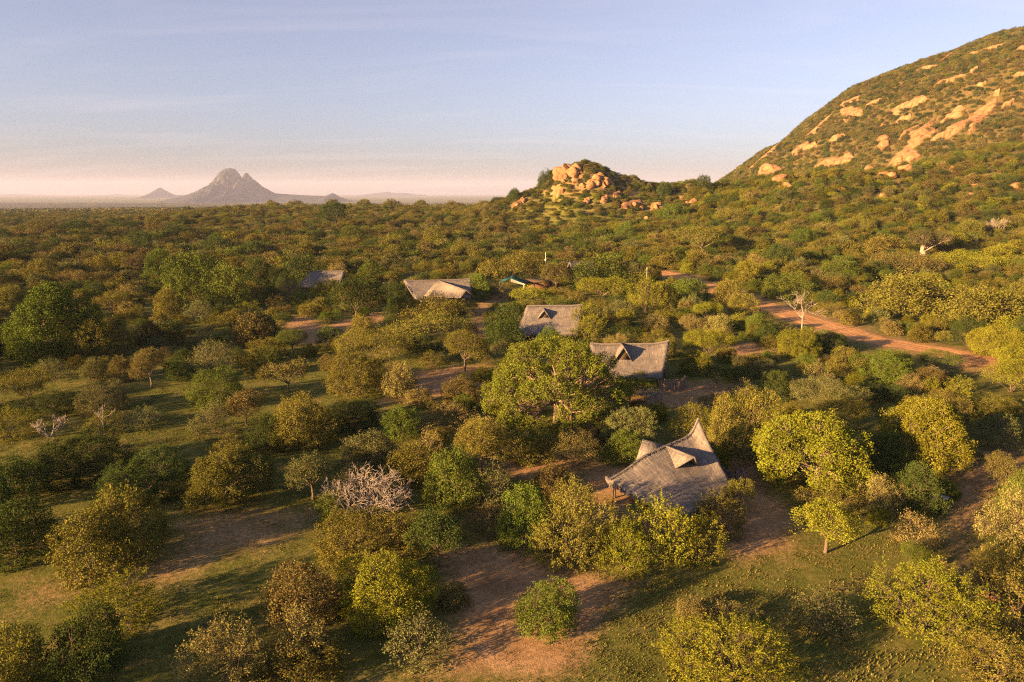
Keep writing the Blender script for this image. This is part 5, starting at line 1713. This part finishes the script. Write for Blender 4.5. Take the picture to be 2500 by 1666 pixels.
SLAB_LINES = [((a, b_), (c, d), w) for (a, b_, c, d, w) in SLABS + KOP_SLABS + STREAKS]
# jittered grid over the middle distance and the hills
def scatter(ymin, ymax, spacing, keepf):
    ny_ = int((ymax - ymin) / spacing)
    X, Y = [], []
    for j in range(ny_):
        yy = ymin + j * spacing
        half = 0.86 * yy + 30
        k = np.arange(-half - (60 if yy < 500 else 0), half, spacing)
        X.append(k + rng.uniform(-0.5, 0.5, len(k)) * spacing); Y.append(yy + rng.uniform(-0.5, 0.5, len(k)) * spacing)
    X = np.concatenate(X); Y = np.concatenate(Y)
    keep = rng.random(len(X)) < keepf
    return X[keep], Y[keep]
X1, Y1 = scatter(232, 560, 4.6, 0.93)
X2, Y2 = scatter(560, 1000, 3.9, 0.97)
kx = rng.uniform(-30, 118, 1000); ky = rng.uniform(385, 480, 1000)
X1 = np.concatenate([X1, kx]); Y1 = np.concatenate([Y1, ky])
for (X, Y, near_) in ((X1, Y1, True), (X2, Y2, False)):
    Z = height(X, Y)
    good = line_dist(X, Y, ROAD) > 6
    for (a, b_, r) in ROCK_SPOTS:
        good &= np.hypot(X - a, Y - b_) > r * 0.95
        # keep the sunny, camera-facing side of big rocks open
        good &= ~((np.hypot(X - (a - 0.3 * r), Y - (b_ - r * 0.9)) < r * 0.9))
    for (a, b_, w) in SLAB_LINES:
        good &= line_dist(X, Y, [a, b_]) > w * 0.66
    good &= np.hypot(X - 148.6, (Y - 244.0)) > 6
    hill = Z > 70
    for x, y, z, g, hl in zip(X, Y, Z, good, hill):
        if not g or clash(x, y, 4, 0.30): continue
        big = rnd.random() ** 2.2
        W = rnd.uniform(3.4, 6.6) + 4.0 * big * (not hl)
        W = W if y < 380 and x < 60 else rnd.uniform(3.0, 6.0) + 2.5 * big
        if hl or y > 560 and x > 120: W = rnd.uniform(3.0, 6.4)
        if -5 < x < 110 and 385 < y < 500: W = rnd.uniform(2.2, 4.4)
        H = W * rnd.uniform(0.45, 0.7)
        right = x > 20
        if x > 150 and z > 60: c = rnd.choices('ogydebp', [5, 0.8, 0.1, 4, 2, 4.5, 0.5])[0]
        else: c = rnd.choices('ogydebp', [4, 3.6, 2.2, 2.2, 1, 1, 0.8] if right else [5, 1.6, 0.6, 3, 1.8, 2.6, 1.0])[0]
        idx = far_ids[rnd.randrange(7)] if near_ else tiny_ids[rnd.randrange(4)]
        add_scrub(x, y, z - 0.15, W / 6.0, H / 4.0, idx, tint_of(c))
# far plain: patches of scrub
for j in range(70):
    yy = 1000 + 42 * j * (1 + j * 0.012)
    half = 0.86 * yy
    sp = 42 * (1 + j * 0.012)
    for x in np.arange(-half, half, sp):
        if x > 420 and yy < 1400: continue
        xx = x + rnd.uniform(-8, 8); y2 = yy + rnd.uniform(-8, 8)
        if h1(xx, y2) > 4 and xx > 100: continue
        s = sp / 46.0 * rnd.uniform(0.9, 1.15)
        add_scrub(xx, y2, h1(xx, y2) - 0.3, s, rnd.uniform(0.7, 1.1), patch_ids[rnd.randrange(4)], tint_of(rnd.choices('ogdeb', [5, 1.5, 3, 2, 2])[0]))

def instancer(name, pts, scl, rot, idx, tint, collection, label):
    me = bpy.data.meshes.new(name)
    me.vertices.add(len(pts)); me.vertices.foreach_set('co', np.asarray(pts, np.float32).ravel())
    for nm, ty, arr in (('scl', 'FLOAT_VECTOR', scl), ('tint', 'FLOAT_VECTOR', tint)):
        me.attributes.new(nm, ty, 'POINT').data.foreach_set('vector', np.asarray(arr, np.float32).ravel())
    me.attributes.new('rot', 'FLOAT', 'POINT').data.foreach_set('value', np.asarray(rot, np.float32))
    me.attributes.new('idx', 'INT', 'POINT').data.foreach_set('value', np.asarray(idx, np.int32))
    o = link(name, me)
    ng = bpy.data.node_groups.new(name, 'GeometryNodeTree')
    ng.interface.new_socket('Geometry', in_out='INPUT', socket_type='NodeSocketGeometry')
    ng.interface.new_socket('Geometry', in_out='OUTPUT', socket_type='NodeSocketGeometry')
    n, l = ng.nodes, ng.links
    gi = n.new('NodeGroupInput'); go = n.new('NodeGroupOutput')
    ci = n.new('GeometryNodeCollectionInfo'); ci.inputs['Collection'].default_value = collection
    ci.inputs['Separate Children'].default_value = True; ci.inputs['Reset Children'].default_value = True
    iop = n.new('GeometryNodeInstanceOnPoints'); iop.inputs['Pick Instance'].default_value = True
    def attr(nm, ty):
        a = n.new('GeometryNodeInputNamedAttribute'); a.data_type = ty; a.inputs['Name'].default_value = nm
        return a.outputs['Attribute']
    cx_ = n.new('ShaderNodeCombineXYZ')
    l.new(attr('rot', 'FLOAT'), cx_.inputs['Z'])
    l.new(gi.outputs[0], iop.inputs['Points'])
    l.new(ci.outputs[0], iop.inputs['Instance'])
    l.new(attr('idx', 'INT'), iop.inputs['Instance Index'])
    l.new(cx_.outputs[0], iop.inputs['Rotation'])
    l.new(attr('scl', 'FLOAT_VECTOR'), iop.inputs['Scale'])
    l.new(iop.outputs[0], go.inputs[0])
    md = o.modifiers.new('scatter', 'NODES'); md.node_group = ng
    o['kind'] = 'stuff'; o['label'] = label
    return o
instancer('scrub', P_xyz, P_scl, P_rot, P_idx, P_tint, scrub_col, 'dense olive and green thorn scrub covering plain and hills')
print('scrub', len(P_xyz), 'individual plants', len(ROOTS), 'bushes', n_bush)

# ------------------------------------------------------------------ grass
grass_col = bpy.data.collections.new('grass_forms')
def tuft(seed, nb, h, spread):
    r = np.random.default_rng(seed)
    a = r.uniform(0, 6.283, nb); b0 = r.normal(0, spread, (nb, 2)); lean = r.uniform(0.15, 0.6, nb) * h
    hh = h * r.uniform(0.6, 1.2, nb); w = 0.020 * r.uniform(0.8, 1.6, nb)
    p0 = np.c_[b0, np.zeros(nb)]; tip = p0 + np.c_[np.cos(a) * lean, np.sin(a) * lean, hh]
    mid = (p0 + tip) / 2 + np.c_[np.zeros((nb, 2)), hh * 0.12]
    s = np.c_[-np.sin(a) * w, np.cos(a) * w, np.zeros(nb)]
    v = np.stack([p0 - s, p0 + s, mid + s * 0.8, tip, mid - s * 0.8], 1).reshape(-1, 3)
    return mesh_np('grass_tuft', v, [np.arange(nb * 5).reshape(-1, 5)], M_SCRUB)
for i in range(5):
    o = bpy.data.objects.new('grass_form_%03d' % i, tuft(70 + i, 24 + 8 * (i % 3), 0.06 + 0.015 * i, 0.18 + 0.05 * i))
    grass_col.objects.link(o)
N = 240000
gxs = rng.uniform(-75, 60, N); gys = 26 + 105 * rng.random(N) ** 1.25
okg = (np.abs(gxs) < 0.80 * gys + 4)
bareness = np.zeros(N)
for poly in BARE:
    bareness = np.maximum(bareness, sm(-1.5, 2.0, poly_dist(gxs, gys, poly)))
openness = np.zeros(N)
for poly in OPEN:
    openness = np.maximum(openness, sm(-1.5, 2.0, poly_dist(gxs, gys, poly)))
patchy = 0.5 + 0.5 * bumps(gxs, gys, 3.1)
patchy2 = 0.5 + 0.5 * bumps(gxs + 40, gys - 13, 9.0)
prob = (0.02 + 0.26 * patchy2 ** 2) * (1 - 0.97 * bareness) + 0.3 * openness * patchy * patchy2
okg &= rng.random(N) < prob * np.clip(55 / gys, 0.25, 1.0)
for (tx, ty, tr) in TENTS[:1]:
    okg &= np.hypot(gxs - tx, gys - ty) > tr * 0.8
gxs, gys, patchy2, bareness = gxs[okg], gys[okg], patchy2[okg], bareness[okg]
gz = height(gxs, gys)
drymix = np.clip(0.15 + 0.8 * sm(2, 14, gxs) * (0.5 + 0.5 * bumps(gxs, gys, 4.0)) + 0.25 * bareness + rng.normal(0, 0.08, len(gxs)), 0, 1)[:, None]
green = np.array([[0.120, 0.128, 0.026]]); straw = np.array([[0.175, 0.140, 0.050]])
gt = (green * (1 - drymix) + straw * drymix) * rng.uniform(0.62, 0.95, (len(gxs), 1))
gs = rng.uniform(0.6, 1.25, len(gxs)) * (1 + 0.35 * sm(6, 12, gxs) * sm(46, 40, gys))
instancer('grass', np.c_[gxs, gys, gz - 0.02], np.c_[gs, gs, gs], rng.uniform(0, 6.283, len(gxs)), rng.integers(0, 5, len(gxs)), gt, grass_col,
          'green and straw-coloured grass tufts growing in the clearings')
print('grass', len(gxs))

# ------------------------------------------------------------------ haze
hv, hf = box_np(-24500, 24500, -430, 24500, -89, 350)
haze_m, hn, hl, hp = new_mat('haze')
hn.remove(hp)
vol = hn.new('ShaderNodeVolumePrincipled')
vol.inputs['Color'].default_value = (0.56, 0.64, 0.95, 1)
vol.inputs['Density'].default_value = 0.000048
vol.inputs['Anisotropy'].default_value = 0.0
hl.new(vol.outputs[0], hn['Material Output'].inputs['Volume'])
haze = link('haze', mesh_np('haze', hv, [hf], haze_m))
haze['kind'] = 'stuff'
haze['label'] = 'thin morning haze over the plain'
